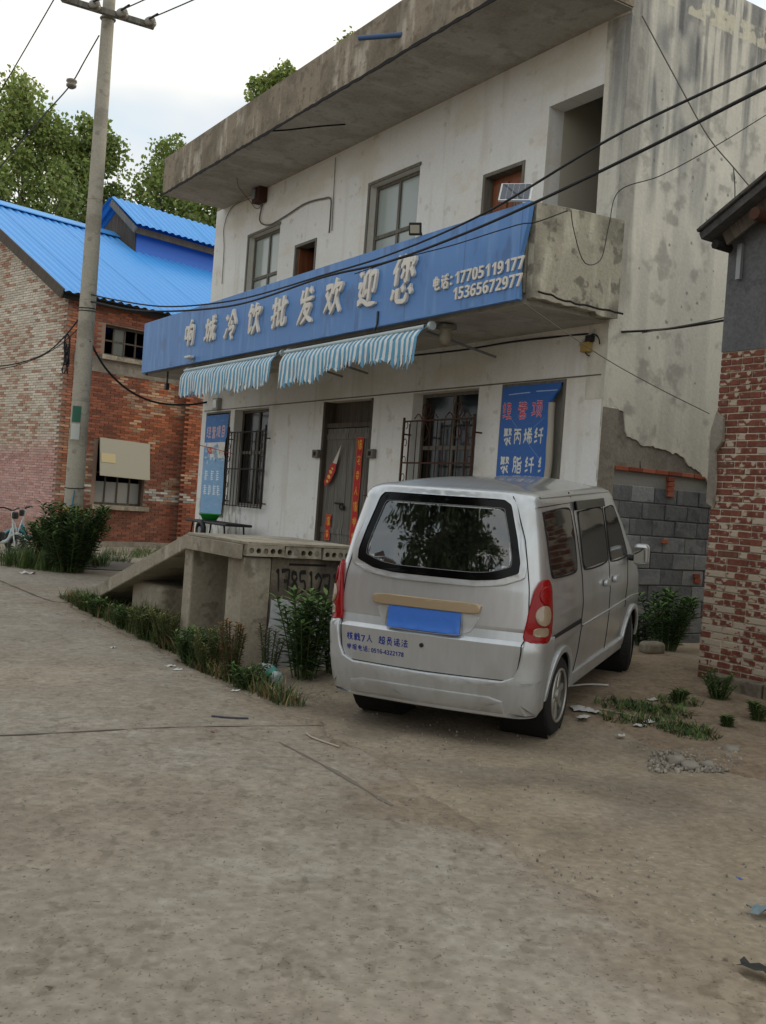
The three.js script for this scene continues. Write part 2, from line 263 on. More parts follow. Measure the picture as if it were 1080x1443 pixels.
// outline of one brush stroke: heavier where the brush lands, thinner where it lifts
function brush(st, w) {
  const c = new THREE.SplineCurve(st.map(([x, y]) => new THREE.Vector2(x, y))), n = Math.max(5, st.length * 4), L = [], Rr = [];
  const lin = st.length > 2 ? (t) => { const k = t * (st.length - 1), i = Math.min(st.length - 2, Math.floor(k)), f = k - i; const q = new THREE.Vector2(mix(st[i][0], st[i + 1][0], f), mix(st[i][1], st[i + 1][1], f)); return q.lerp(c.getPoint(t), 0.35); } : (t) => c.getPoint(t);
  for (let i = 0; i <= n; i++) {
    const t = i / n, p = lin(t), q = lin(Math.min(1, t + 0.02)).sub(lin(Math.max(0, t - 0.02))).normalize();
    const ww = w * (0.72 + 0.5 * Math.exp(-((t - 0.08) ** 2) * 30) + 0.15 * Math.exp(-((t - 0.75) ** 2) * 30)) * (t > 0.86 ? mix(1, 0.35, (t - 0.86) / 0.14) : 1);
    L.push([p.x - q.y * ww, p.y + q.x * ww]); Rr.unshift([p.x + q.y * ww, p.y - q.x * ww]);
  }
  return L.concat(Rr);
}
function glyph(ch, size, depth, w = 5, slant = 0, narrow = 1) {
  const parts = strokesOf(ch).map((st, i) => extr(shapeOf(brush(st, w).map(([x, y]) => [((x - 50) * narrow + (50 - y) * slant) * size / 100, (50 - y) * size / 100])), depth + (i % 5) * 0.0011, Math.min(0.004, depth * 0.2)));
  return merge(parts);
}
function canvas(w, h, draw) { const c = document.createElement('canvas'); c.width = w; c.height = h; draw(c.getContext('2d'), w, h); return c; }
function ctex(c, srgb = true) { const t = new THREE.CanvasTexture(c); if (srgb) t.colorSpace = THREE.SRGBColorSpace; t.wrapS = t.wrapT = THREE.ClampToEdgeWrapping; return t; }
function drawGlyph(g, ch, x, y, sx, sy, w, style) { g.fillStyle = style; for (const st of strokesOf(ch)) { g.beginPath(); brush(st, w).forEach(([px, py], i) => g[i ? 'lineTo' : 'moveTo'](x + px * sx / 100, y + py * sy / 100)); g.closePath(); g.fill(); } }

// ================================================================== SETTING
function gridMesh(name, xs, zs, fy, col, mat, keep) {
  const nx = xs.length, nz = zs.length, p = [], uv = [], c = [], idx = [];
  for (let j = 0; j < nz; j++) for (let i = 0; i < nx; i++) { const q = fy(xs[i], zs[j]); p.push(q[0], q[1], q[2]); uv.push(q[0], q[2]); c.push(...col(q[0], q[2], xs[i], zs[j])); }
  for (let j = 0; j < nz - 1; j++) for (let i = 0; i < nx - 1; i++) { const a = j * nx + i, b = a + 1, d = a + nx, e = d + 1; if (!keep || keep(a, b, d, e, p)) idx.push(a, d, b, b, d, e); }
  const g = new THREE.BufferGeometry(); g.setAttribute('position', new THREE.Float32BufferAttribute(p, 3)); g.setAttribute('uv', new THREE.Float32BufferAttribute(uv, 2)); g.setAttribute('color', new THREE.Float32BufferAttribute(c, 3)); g.setIndex(idx); g.computeVertexNormals();
  return add(scene, name, g, mat);
}
const lines = (a, b, step, far) => { const l = []; for (let d = far; d > 1; d *= 0.62) l.push(a - d); for (let x = a; x <= b; x += step) l.push(x); const t = []; for (let d = far; d > 1; d *= 0.62) t.push(b + d); return l.concat(t.reverse()); };
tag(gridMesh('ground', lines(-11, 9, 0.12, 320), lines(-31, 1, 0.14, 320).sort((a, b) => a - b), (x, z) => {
  const near = sst(60, 30, Math.hypot(x, z + 12)); return [x, groundY(x, z) * near + near * 0.03 * (fbm(x * 2.2, z * 2.2, 4, 8) - 0.5) * sst(1, 3, Math.abs(z)) * 0.7, z];
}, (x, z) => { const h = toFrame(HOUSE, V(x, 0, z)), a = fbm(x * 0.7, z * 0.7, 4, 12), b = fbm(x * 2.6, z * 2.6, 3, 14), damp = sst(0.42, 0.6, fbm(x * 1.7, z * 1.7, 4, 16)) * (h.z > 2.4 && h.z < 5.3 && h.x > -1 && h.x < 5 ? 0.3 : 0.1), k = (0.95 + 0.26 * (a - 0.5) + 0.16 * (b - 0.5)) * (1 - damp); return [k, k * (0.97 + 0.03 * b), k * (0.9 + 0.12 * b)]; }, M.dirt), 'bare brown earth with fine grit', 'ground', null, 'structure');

const edgeN = table([[-14, 5.9], [-9, 5.6], [-6.6, 5.44], [-5.47, 5.37], [-4.25, 5.21], [-3.33, 5.05], [-2.43, 4.91], [-1.54, 4.86], [-0.49, 4.87], [1.64, 4.66], [3.04, 4.7], [5.15, 4.65], [5.9, 4.5], [6.4, 3.2], [8, 1.0], [12.6, 0.4], [13.4, -3], [22, -4], [40, -4]]);
{
  const ss = [], ks = [];
  for (let s = -14; s < 9; s += 0.055) ss.push(s); for (let s = 9; s < 40; s += 0.35) ss.push(s);
  for (let k = 0, d = 0; d < 26; k++) { ks.push(d); d += 0.05 + d * 0.022; }
  const road = gridMesh('concrete_road', ss, ks, (s, d) => {
    const e = edgeN(s) + (s < 6 ? 0.17 * (fbm(s * 2.2, 3, 4, 17) - 0.5) + 0.05 * (vn(s * 11, 1, 18) - 0.5) : 0.3 * (fbm(s, 5, 3, 19) - 0.5)), w = toWorld(HOUSE, -s, 0, e + d);
    return [w.x, groundY(w.x, w.z) + (d < 0.03 ? -0.03 : 0.022 + 0.004 * (fbm(w.x * 3, w.z * 3, 3, 20) - 0.5)), w.z];
  }, (x, z, s, d) => {
    const a = fbm(x * 0.8 + 3, z * 0.8, 5, 22), b = fbm(x * 0.35, z * 0.9 + 8, 4, 24), m = fbm(x * 2.4, z * 2.4, 4, 26);
    const brown = clamp(sst(0.46, 0.75, b) * 0.5 + sst(0.5, 0.0, d + (m - 0.5) * 1.1) * 0.8 * (s < 6 ? 1 : 0));
    const k = 0.9 + 0.16 * (a - 0.5) + 0.14 * (m - 0.5); return mix3([k, k * 0.985, k * 0.96], [k * 0.86, k * 0.77, k * 0.66], brown);
  }, M.road);
  tag(road, 'worn pale concrete road with patches of brown silt', 'road', null, 'structure');
  // grit-filled joints and cracks, ribbons a few millimetres proud of the slab
  const M2 = std(new THREE.Color('#5c5347'), 0.97), M3 = std(new THREE.Color('#70685c'), 0.95);
  const ribbon = (pts, w, lift, seed) => {
    const c = new THREE.CatmullRomCurve3(pts), L = c.getLength(), n = Math.ceil(L / 0.05), p = [], idx = [];
    for (let i = 0; i <= n; i++) { const q = c.getPointAt(i / n), t = c.getTangentAt(i / n), nx = -t.z, nz = t.x, j = 0.05 * (fbm(i * 0.13, seed, 3, seed) - 0.5) * 2 * w * 12, ww = w * (0.25 + 1.3 * vn(i * 0.4, seed, seed)); for (const k of [-1, 1]) { const x = q.x + nx * (j + k * ww), z = q.z + nz * (j + k * ww); p.push(x, groundY(x, z) + 0.022 + lift, z); } if (i && fbm(i * 0.21, seed * 3.7, 2, seed + 5) > 0.05) { const b = i * 2; idx.push(b - 2, b, b - 1, b - 1, b, b + 1); } }
    const g = new THREE.BufferGeometry(); g.setAttribute('position', new THREE.Float32BufferAttribute(p, 3)); g.setIndex(idx); g.computeVertexNormals(); return g;
  };
  const gp = (...l) => l.map(([u, v]) => onGround(u, v));
  const joints = [[gp([-160, 1046], [0, 1042], [100, 1037], [230, 1030], [350, 1027], [460, 1024]), 0.01, 3], [gp([-20, 812], [30, 833], [55, 843], [75, 849], [96, 851]), 0.022, 4]];
  for (const [p, w, s] of joints) add(road, 'joint', ribbon(p, w, 0.0045, s), M2);
  add(road, 'rubber_streak', ribbon(gp([392, 1050], [470, 1092], [552, 1142]), 0.014, 0.0035, 9), M3);
}
{ // brown concrete pad between the van and the end wall
  const ss = [], ns = []; for (let s = -6; s <= -0.05; s += 0.07) ss.push(s); for (let n = 0; n <= 3.4; n += 0.07) ns.push(n);
  tag(gridMesh('yard_pad', ss, ns, (s, n) => { const e = 2.75 + 0.5 * (fbm(s * 1.4, 2, 4, 27) - 0.5), w = toWorld(HOUSE, -s, 0, Math.min(n, e)); return [w.x, groundY(w.x, w.z) + (n > e - 0.05 ? -0.02 : 0.018), w.z]; },
    (x, z) => { const a = fbm(x * 1.1, z * 1.1, 4, 28), b = fbm(x * 3, z * 3, 3, 29), k = 0.78 + 0.26 * (a - 0.5) + 0.1 * (b - 0.5); return [k, k * 0.86, k * 0.71]; }, M.road), 'brown stained concrete pad beside the shop end wall', 'paving', null, 'structure');
}

// ================================================================== THE SHOP
const shop = thing('shop_house', 'two storey whitewashed shop building with flat projecting roof slab', 'building', HOUSE);
const OPEN = { // openings in the front wall: [x0, x1, y0, y1]
  posterL: [-11.86, -10.62, 1.14, 3.35], grilleL: [-10.42, -8.86, 1.43, 3.35], door: [-6.74, -5.12, 0.72, 3.35], grilleM: [-4.0, -2.4, 1.43, 3.36], posterR: [-1.89, -0.65, 1.25, 3.37],
  up1: [-10.32, -8.95, 5.2, 6.85], small1: [-8.26, -7.43, 4.2, 6.33], up2: [-5.7, -4.27, 5.2, 6.87], small2: [-2.65, -1.76, 4.2, 6.35], loggia: [-1.36, -0.13, 4.2, 6.94],
};
{
  const sh = shapeOf([[-12.1, -0.3], [0, -0.3], [0, 7.72], [-12.1, 7.72]]);
  for (const o of Object.values(OPEN)) sh.holes.push(new THREE.Path([[o[0], o[2]], [o[0], o[3]], [o[1], o[3]], [o[1], o[2]]].map((p) => new THREE.Vector2(...p))));
  add(shop, 'front_wall', muv(extr(sh, 0.26).translate(0, 0, -0.26)), M.front);
  // end wall: core, blocks, brick course, cement coat, plaster with a broken lower edge
  const endWall = add(shop, 'end_wall', boxR(-0.25, -0.035, -0.3, 8.0, -8, -0.262), M.mortar);
  const flip = (g) => { const u = g.attributes.uv; for (let i = 0; i < u.count; i++) u.setX(i, -u.getX(i)); return g; };
  const jag = []; const jr = rngOf(11);
  const low = table([[0, 2.1], [0.1, 3.0], [0.36, 3.0], [0.42, 2.72], [0.72, 2.62], [1.0, 2.6], [1.35, 2.56], [1.75, 2.36], [2.0, 2.24], [2.35, 2.2], [8, 2.2]]);
  for (let d = 0; d <= 8; d += 0.045) jag.push([d, low(d) + 0.13 * (fbm(d * 5, 1, 3, 31) - 0.5) + 0.04 * (jr() - 0.5)]);
  const pl = shapeOf([...jag, [8, 8.46], [0, 8.46]]);
  add(endWall, 'plaster', flip(muv(extr(pl, 0.02, 0.004).rotateY(Math.PI / 2).translate(-0.02, 0, 0))), M.side);
  add(endWall, 'cement_coat', flip(muv(boxR(-0.034, -0.012, 2.3, 3.15, -2.6, -0.02))), M.cement);
  add(endWall, 'corner_cement', flip(muv(boxR(-0.03, 0.008, -0.3, 3.0, -0.262, -0.003))), M.cement);
  const bg = [0, 1, 2, 3].map((i) => muv(new RoundedBoxGeometry(0.05, 0.19, 0.39, 1, 0.008), i * 0.7, i * 0.37)), hg = muv(new RoundedBoxGeometry(0.05, 0.19, 0.19, 1, 0.008));
  for (let c = 0; c < 12; c++) for (let k = 0; k < 6; k++) {
    const d = 0.22 + k * 0.405 + (c % 2 ? -0.2 : 0) + 0.19, y = -0.12 + c * 0.203 + 0.1; if (d < 0.3 || y > 2.2) continue;
    const b = add(endWall, 'block', bg[(c * 3 + k) % 4], M.blocks[Math.floor(hash(c, k, 9) * 4)]); b.position.set(-0.045 + 0.012 * hash(c, k, 4), y, -d); b.rotation.set(0.02 * (hash(c, k, 5) - 0.5), 0, 0);
  }
  const rb = [new THREE.Color('#9c4f35'), new THREE.Color('#84402c'), new THREE.Color('#a8624a')].map((c) => std(c, 0.92, { bumpMap: grain, bumpScale: 0.006 })), brg = muv(new RoundedBoxGeometry(0.05, 0.05, 0.225, 1, 0.004)), brs = muv(new RoundedBoxGeometry(0.05, 0.055, 0.11, 1, 0.004));
  for (let k = 0; k < 10; k++) { const b = add(endWall, 'brick', brg, rb[k % 3]); b.position.set(-0.03 + 0.008 * hash(k, 1, 2), 2.3 + 0.006 * hash(k, 2, 2), -0.4 - k * 0.236); }
  for (const [y, d] of [[2.23, 1.27], [2.165, 1.28], [2.1, 1.27], [2.04, 1.28], [1.45, 1.24], [1.03, 1.88], [0.97, 1.9]]) { const b = add(endWall, 'brick', brs, rb[Math.floor(y * 10) % 3]); b.position.set(-0.015, y, -d); }
  // other walls, floors and the roof deck close the rooms
  add(shop, 'rear_wall', boxR(-12.1, -0.25, -0.3, 8.0, -8, -7.75), M.plasterIn);
  add(shop, 'gable_wall', boxR(-12.1, -11.86, -0.3, 8.0, -7.75, -0.262), M.front);
  add(shop, 'ground_floor', boxR(-11.86, -0.25, -0.3, 0.7, -7.75, -0.262), M.concrete);
  add(shop, 'upper_floor', boxR(-11.86, -0.25, 3.9, 4.12, -7.75, -0.262), M.plasterIn);
  add(shop, 'roof_deck', boxR(-12.1, -0.036, 8.001, 8.2, -8, -0.01), M.concrete);
  add(shop, 'partition', boxR(-1.5, -1.36, 4.121, 7.999, -4, -0.263), M.plasterIn);
  add(shop, 'partition', boxR(-1.36, -0.26, 4.121, 7.999, -3.2, -3.05), M.plasterIn);
  add(shop, 'partition', boxR(-7.1, -7.0, 0.701, 3.899, -7.7, -0.263), M.plasterIn);
  // projecting roof slab with upstand
  const prof = shapeOf([[0.0, 7.72], [1.37, 7.72], [1.37, 8.46], [1.26, 8.46], [1.26, 7.88], [0.0, 7.88]]);
  const cg = extr(prof, 11.78).rotateY(-Math.PI / 2).translate(0.03, 0, 0), cq = muv(cg); // runs along -x
  add(shop, 'roof_slab', cq, [M.cornice][0]);
  add(shop, 'roof_parapet', boxR(-12.1, 0.0, 7.722, 8.46, -0.26, -0.002), M.cornice);
  add(shop, 'soffit', boxR(-11.73, 0.01, 7.705, 7.719, 0.004, 1.355), M.soffit);
  const dl = [], du = []; for (let x = -11.74; x < 0.02; x += 0.11) { dl.push([x, 7.7 - 0.022 * hash(Math.round(x * 90), 1, 1)]); du.unshift([x, 7.728 + 0.02 * hash(Math.round(x * 70), 2, 1)]); }
  add(shop, 'drip_edge', extr(shapeOf([...dl, ...du]), 0.012).translate(0, 0, 1.363), M.dark);
  add(shop, 'gutter_crack', tube([[-6.72, 7.7, 1.365], [-6.5, 7.7, 1.2], [-6.0, 7.702, 0.9], [-5.6, 7.702, 0.62]], 0.016, 12, 5), M.dark);
  // balcony
  add(shop, 'balcony_slab', boxR(-12.05, 0.02, 4.0, 4.12, 0.004, 1.3), M.soffit);
  add(shop, 'balcony_parapet', boxR(-12.05, 0.02, 4.122, 5.03, 1.24, 1.36), M.parapet);
  const sp = []; for (let z = 0.004; z <= 1.345; z += 0.03) sp.push([z, 4.05 + 0.05 * (fbm(z * 6, 2, 3, 33) - 0.3) - (z < 0.35 ? 0.04 : 0)]);
  add(shop, 'balcony_end', muv(extr(shapeOf([...sp, [1.345, 5.1], [0.7, 5.14], [0.004, 5.18]]), 0.1, 0.006).rotateY(-Math.PI / 2).translate(0.135, 0, 0)), M.parapet);
  add(shop, 'balcony_end', boxR(-12.17, -12.06, 4.0, 5.05, 0.004, 1.35), M.parapet);
  const ck = []; for (let z = 0.0; z <= 1.4; z += 0.07) ck.push(V(0.137, 4.1 + 0.05 * (fbm(z * 6 + 0.5, 2, 3, 33) - 0.5) + (z > 1.1 ? 0.03 : 0), z - 0.08));
  add(shop, 'balcony_crack', tube(ck, 0.013, 40, 5), M.dark);
  add(shop, 'wall_trunking', bar([-12.0, 3.385, 0.006], [-0.05, 3.385, 0.006], 0.009, 5), M.wireGrey);
  const corner = []; for (let y = 3.1; y < 7.7; y += 0.12) corner.push([0.02 + 0.02 * hash(Math.round(y * 50), 1, 7), y]);
  add(shop, 'corner_strip', muv(extr(shapeOf([...corner.map(([a, y]) => [-0.01 + a, y]), [-0.34 - 0.04, 7.7], [-0.30, 3.1]]), 0.006).translate(-0.006, 0, 0.001)), M.side);

  // windows and doors
  const sash = (o, z, fw, mulX, mulY, glass, curtain) => {
    const [x0, x1, y0, y1] = o, w = [boxR(x0, x0 + fw, y0, y1, z - 0.06, z), boxR(x1 - fw, x1, y0, y1, z - 0.06, z), boxR(x0 + fw, x1 - fw, y1 - fw, y1, z - 0.06, z), boxR(x0 + fw, x1 - fw, y0, y0 + fw, z - 0.06, z)];
    for (const x of mulX) w.push(boxR(x - 0.03, x + 0.03, y0 + fw, y1 - fw, z - 0.055, z - 0.004)); for (const y of mulY) w.push(boxR(x0 + fw, x1 - fw, y - 0.03, y + 0.03, z - 0.05, z - 0.002));
    const f = add(shop, 'window', merge(w), M.frameWood), xs = [x0 + fw, ...mulX, x1 - fw], ys = [y0 + fw, ...mulY, y1 - fw];
    for (let i = 0; i < xs.length - 1; i++) for (let j = 0; j < ys.length - 1; j++) add(f, 'pane', boxR(xs[i], xs[i + 1], ys[j], ys[j + 1], z - 0.036, z - 0.03), glass);
    if (curtain) for (const [a, b, c0, d0] of curtain) { const p = []; for (let t = 0; t <= 1.001; t += 0.02) p.push([mix(a, b, t), 0.025 * Math.sin(t * 46)]); const g = extr(shapeOf([...p.map(([x, q]) => [x, q]), ...p.reverse().map(([x, q]) => [x, q - 0.006])]), d0 - c0).rotateX(-Math.PI / 2).translate(0, c0, z - 0.16); add(f, 'curtain', g, M.curtain); }
    return f;
  };
  sash(OPEN.up1, -0.12, 0.055, [-9.62], [6.0], M.paleGlass, [[-10.2, -9.0, 5.2, 6.8]]);
  sash(OPEN.up2, -0.12, 0.055, [-5.0], [6.02], M.paleGlass, [[-5.66, -4.75, 5.2, 6.8], [-4.7, -4.3, 5.2, 6.8]]);
  for (const o of [OPEN.up1, OPEN.up2]) { const [x0, x1, y0, y1] = o; add(shop, 'window_surround', merge([boxR(x0 - 0.05, x0 + 0.01, y0, y1, 0.002, 0.02), boxR(x0 - 0.05, x1 + 0.03, y1, y1 + 0.05, 0.002, 0.022)]), M.frameWood); }
  for (const o of [OPEN.small1, OPEN.small2]) {
    const [x0, x1, y0, y1] = o, d = add(shop, 'door', merge([boxR(x0, x0 + 0.05, y0, y1, -0.2, 0.012), boxR(x1 - 0.05, x1, y0, y1, -0.2, 0.012), boxR(x0 + 0.05, x1 - 0.05, y1 - 0.05, y1, -0.2, 0.012)]), M.frameWood);
    const open = o === OPEN.small1;
    if (open) add(d, 'door_leaf', box(0.04, y1 - y0 - 0.06, 0.5, x0 + 0.08, (y0 + y1) / 2 - 0.03, -0.3), M.brownWood);
    else { const w = x1 - x0 - 0.1; add(d, 'door_leaf', boxR(x0 + 0.05, x1 - 0.05, y0, y1 - 0.052, -0.18, -0.14), M.brownWood); for (let r = 0; r < 4; r++) for (const k of [0, 1]) add(d, 'door_panel', rbox(w / 2 - 0.09, 0.42, 0.03, 0.008, x0 + 0.05 + w * (0.25 + 0.5 * k), y0 + 0.3 + r * 0.5, -0.135), M.brownWood); }
  }
  // ground floor: barred windows and the plank door
  sash(OPEN.grilleL, -0.18, 0.05, [-9.64], [2.5], M.blackGlass);
  sash(OPEN.grilleM, -0.18, 0.05, [-3.2], [2.55], M.blackGlass);
  const d = OPEN.door, dr = add(shop, 'door', merge([boxR(d[0], d[0] + 0.07, d[2], d[3], -0.24, 0.004), boxR(d[1] - 0.07, d[1], d[2], d[3], -0.24, 0.004), boxR(d[0] + 0.07, d[1] - 0.07, 2.98, d[3], -0.24, -0.2), boxR(d[0] + 0.07, d[1] - 0.07, 2.9, 2.98, -0.24, -0.05)]), M.darkWood);
  const mid = (d[0] + d[1]) / 2, half = mid - d[0] - 0.075;
  for (const s of [0, 1]) for (let k = 0; k < 4; k++) add(dr, 'plank', rbox(half / 4 - 0.006, 2.16, 0.045, 0.006, (s ? mid + 0.004 : d[0] + 0.072) + half / 4 * (k + 0.5), 1.81, -0.1 + 0.004 * hash(k, s, 6)), M.doorWood);
  for (const y of [1.1, 2.7]) for (const s of [0, 1]) add(dr, 'rail', boxR(s ? mid + 0.012 : d[0] + 0.08, s ? d[1] - 0.08 : mid - 0.012, y, y + 0.1, -0.078, -0.06), M.doorWood);
  add(dr, 'hasp', merge([bar([mid - 0.3, 1.62, -0.06], [mid - 0.02, 1.62, -0.05], 0.012), new THREE.TorusGeometry(0.05, 0.012, 6, 14).translate(mid - 0.06, 1.57, -0.05), rbox(0.05, 0.07, 0.03, 0.008, mid + 0.03, 1.55, -0.04)]), M.iron);
  for (const x of [d[0] - 0.08, d[1] + 0.1]) { const b = add(shop, 'gate_bracket', rbox(0.2, 0.14, 0.07, 0.01, x, 2.45, 0.036), M.frameWood); add(b, 'socket', box(0.07, 0.07, 0.01, x, 2.45, 0.075), M.dark); }
  // scrolled iron grilles
  const grille = (o, y0, y1, z, cols, railYs, both) => {
    const x0 = o[0] + 0.01, x1 = o[1] + 0.13, g = [];
    for (const x of [x0, x1]) { g.push(boxR(x - 0.014, x + 0.014, y0, y1, z - 0.014, z + 0.014)); for (const y of [y0 + 0.1, y1 - 0.25]) g.push(bar([x, y, z], [x, y, 0.0], 0.012)); }
    for (const y of railYs) g.push(boxR(x0 + 0.014, x1 - 0.014, y - 0.011, y + 0.011, z - 0.012, z + 0.012));
    for (let k = 1; k < cols; k++) { const x = mix(x0, x1, k / cols); g.push(bar([x, y0, z], [x, railYs[railYs.length - 1], z], 0.008, 5)); }
    for (const s of [x0, x1]) { const dir = s === x0 ? 1 : -1; for (let y = y0 + 0.05; y < y1 - 0.2; y += 0.26) { const p = []; for (let a = 0; a <= 14; a++) { const th = a / 14 * 5.2, r = 0.055 * (1 - a / 22); p.push([s + dir * (0.07 - r * Math.cos(th)), y + 0.1 + r * Math.sin(th) * 1.5, z]); } g.push(tube(p, 0.007, 22, 4)); } g.push(bar([s + dir * 0.15, y0, z], [s + dir * 0.15, y1 - 0.1, z], 0.008, 5)); }
    const top = railYs[railYs.length - 1];
    if (both) for (const c of [0.33, 0.78]) { const cx = mix(x0, x1, c); for (const k of [-1, 1]) { g.push(tube([[cx, top - 0.3, z], [cx + k * 0.09, top - 0.18, z], [cx, top, z], [cx + k * 0.1, top + 0.12, z], [cx + k * 0.07, top + 0.24, z], [cx, top + 0.18, z]], 0.008, 26, 5), tube([[cx + k * 0.1, top + 0.02, z], [cx + k * 0.2, top + 0.1, z], [cx + k * 0.3, top + 0.03, z]], 0.008, 12, 5)); } g.push(bar([cx, top, z], [cx, top + 0.3, z], 0.009, 5)); }
    return merge(g);
  };
  add(shop, 'window_grille', grille(OPEN.grilleL, 1.4, 3.0, 0.1, 12, [1.42, 2.15, 2.88], false), M.iron, 'black scrolled iron grille over dark window');
  add(shop, 'window_grille', grille(OPEN.grilleM, 1.4, 2.98, 0.14, 10, [1.42, 2.3, 2.92], true), M.rustIron, 'rusty iron grille with scroll ornaments');
  for (const o of [OPEN.posterL, OPEN.posterR]) { add(shop, 'blind_window', merge([boxR(o[0], o[1], o[2], o[3], -0.2, -0.12)]), M.plasterIn); add(shop, 'window_surround', merge([boxR(o[0], o[0] + 0.045, o[2], o[3], -0.119, 0.006), boxR(o[1] - 0.05, o[1], o[2], o[3], -0.119, 0.006), boxR(o[0] + 0.045, o[1] - 0.05, o[3] - 0.04, o[3], -0.119, 0.006)]), M.frameWood); }
  add(shop, 'window_surround', boxR(-1.0, -0.7, 1.9, 1.94, -0.118, -0.02), M.dark);
  // raised porch in front of the shop door
  add(shop, 'porch', boxR(-10.9, -1.2, -0.3, 0.7, 0.004, 0.85), M.concrete);
  add(shop, 'loggia_sill', boxR(-1.36, -0.13, 4.122, 4.2, -0.3, 0.0), M.parapet);
}

// ------------------------------------------------------------------ the blue shop sign with its raised lettering
const font = await new FontLoader().loadAsync('fonts/droid/droid_sans_bold.typeface.json');
{
  const blueTex = dtex(1024, 128, (u, v) => { const x = u * 12, y = v * 1.05, a = fbm(x * 1.2, y * 1.2, 4, 301), st = fbm(x * 9, y * 1.1, 4, 303); let c = mix3([74, 124, 186], [84, 134, 194], a); c = mix3(c, [112, 152, 200], sst(0.58, 0.78, st) * 0.5); c = mix3(c, [62, 92, 138], sst(0.6, 0.8, fbm(x * 5, y * 2, 4, 305)) * 0.5); if (Math.abs((x % 1.22) - 0.01) < 0.012) c = mix3(c, [56, 92, 140], 0.5); return c; }, { size: [12, 1.05], off: [0, 0.15] });
  const sg = thing('shop_sign', 'long blue fascia sign with raised cream Chinese lettering and phone numbers', 'sign', HOUSE, [0, 0, 0]);
  const sh = shapeOf([[-12.06, 4.03], [0.04, 4.03], [0.0, 4.3], [0.02, 4.55], [0.1, 4.85], [0.13, 5.09], [-6, 5.075], [-12.06, 5.06]]);
  add(sg, 'panel', muv(extr(sh, 0.05, 0.006).translate(0, 0, 1.385)), mapped(blueTex, 0.5, { bumpMap: grain, bumpScale: 0.002 }));
  add(sg, 'back_frame', merge([boxR(-12.0, -0.02, 4.05, 4.09, 1.362, 1.384), boxR(-12.0, -0.02, 5.0, 5.04, 1.362, 1.384)]), M.rustIron);
  const cream = std(new THREE.Color('#dcd6cc'), 0.6), place = (m, x, y) => m.position.set(x, y, 1.445);
  for (const [ch, x, y, s] of [['响', -9.45, 4.59, 0.56], ['城', -8.48, 4.57, 0.58], ['冷', -7.59, 4.55, 0.6], ['饮', -6.67, 4.55, 0.62], ['批', -5.77, 4.55, 0.62], ['发', -4.88, 4.55, 0.64], ['欢', -4.06, 4.58, 0.62], ['迎', -3.13, 4.58, 0.64], ['您', -2.25, 4.57, 0.68]]) place(add(sg, 'letter', glyph(ch, s, 0.035, 5.4, 0.12, 0.86), cream), x, y);
  for (const [ch, x] of [['电', -1.53], ['话', -1.35]]) place(add(sg, 'letter', glyph(ch, 0.2, 0.02, 5.5, 0, 0.8), cream), x, 4.41);
  const digits = (str, x0, x1, y) => { [...str].forEach((c, i) => { const g = new TextGeometry(c, { font, size: 0.145, depth: 0.018, curveSegments: 4, bevelEnabled: false }); g.computeBoundingBox(); g.translate(-(g.boundingBox.max.x + g.boundingBox.min.x) / 2, -0.072, 0); place(add(sg, 'numeral', g, cream), mix(x0, x1, i / (str.length - 1)), y); }); };
  digits(':17705119177', -1.22, 0.06, 4.425); digits('15365672977', -1.12, 0.05, 4.235);
}
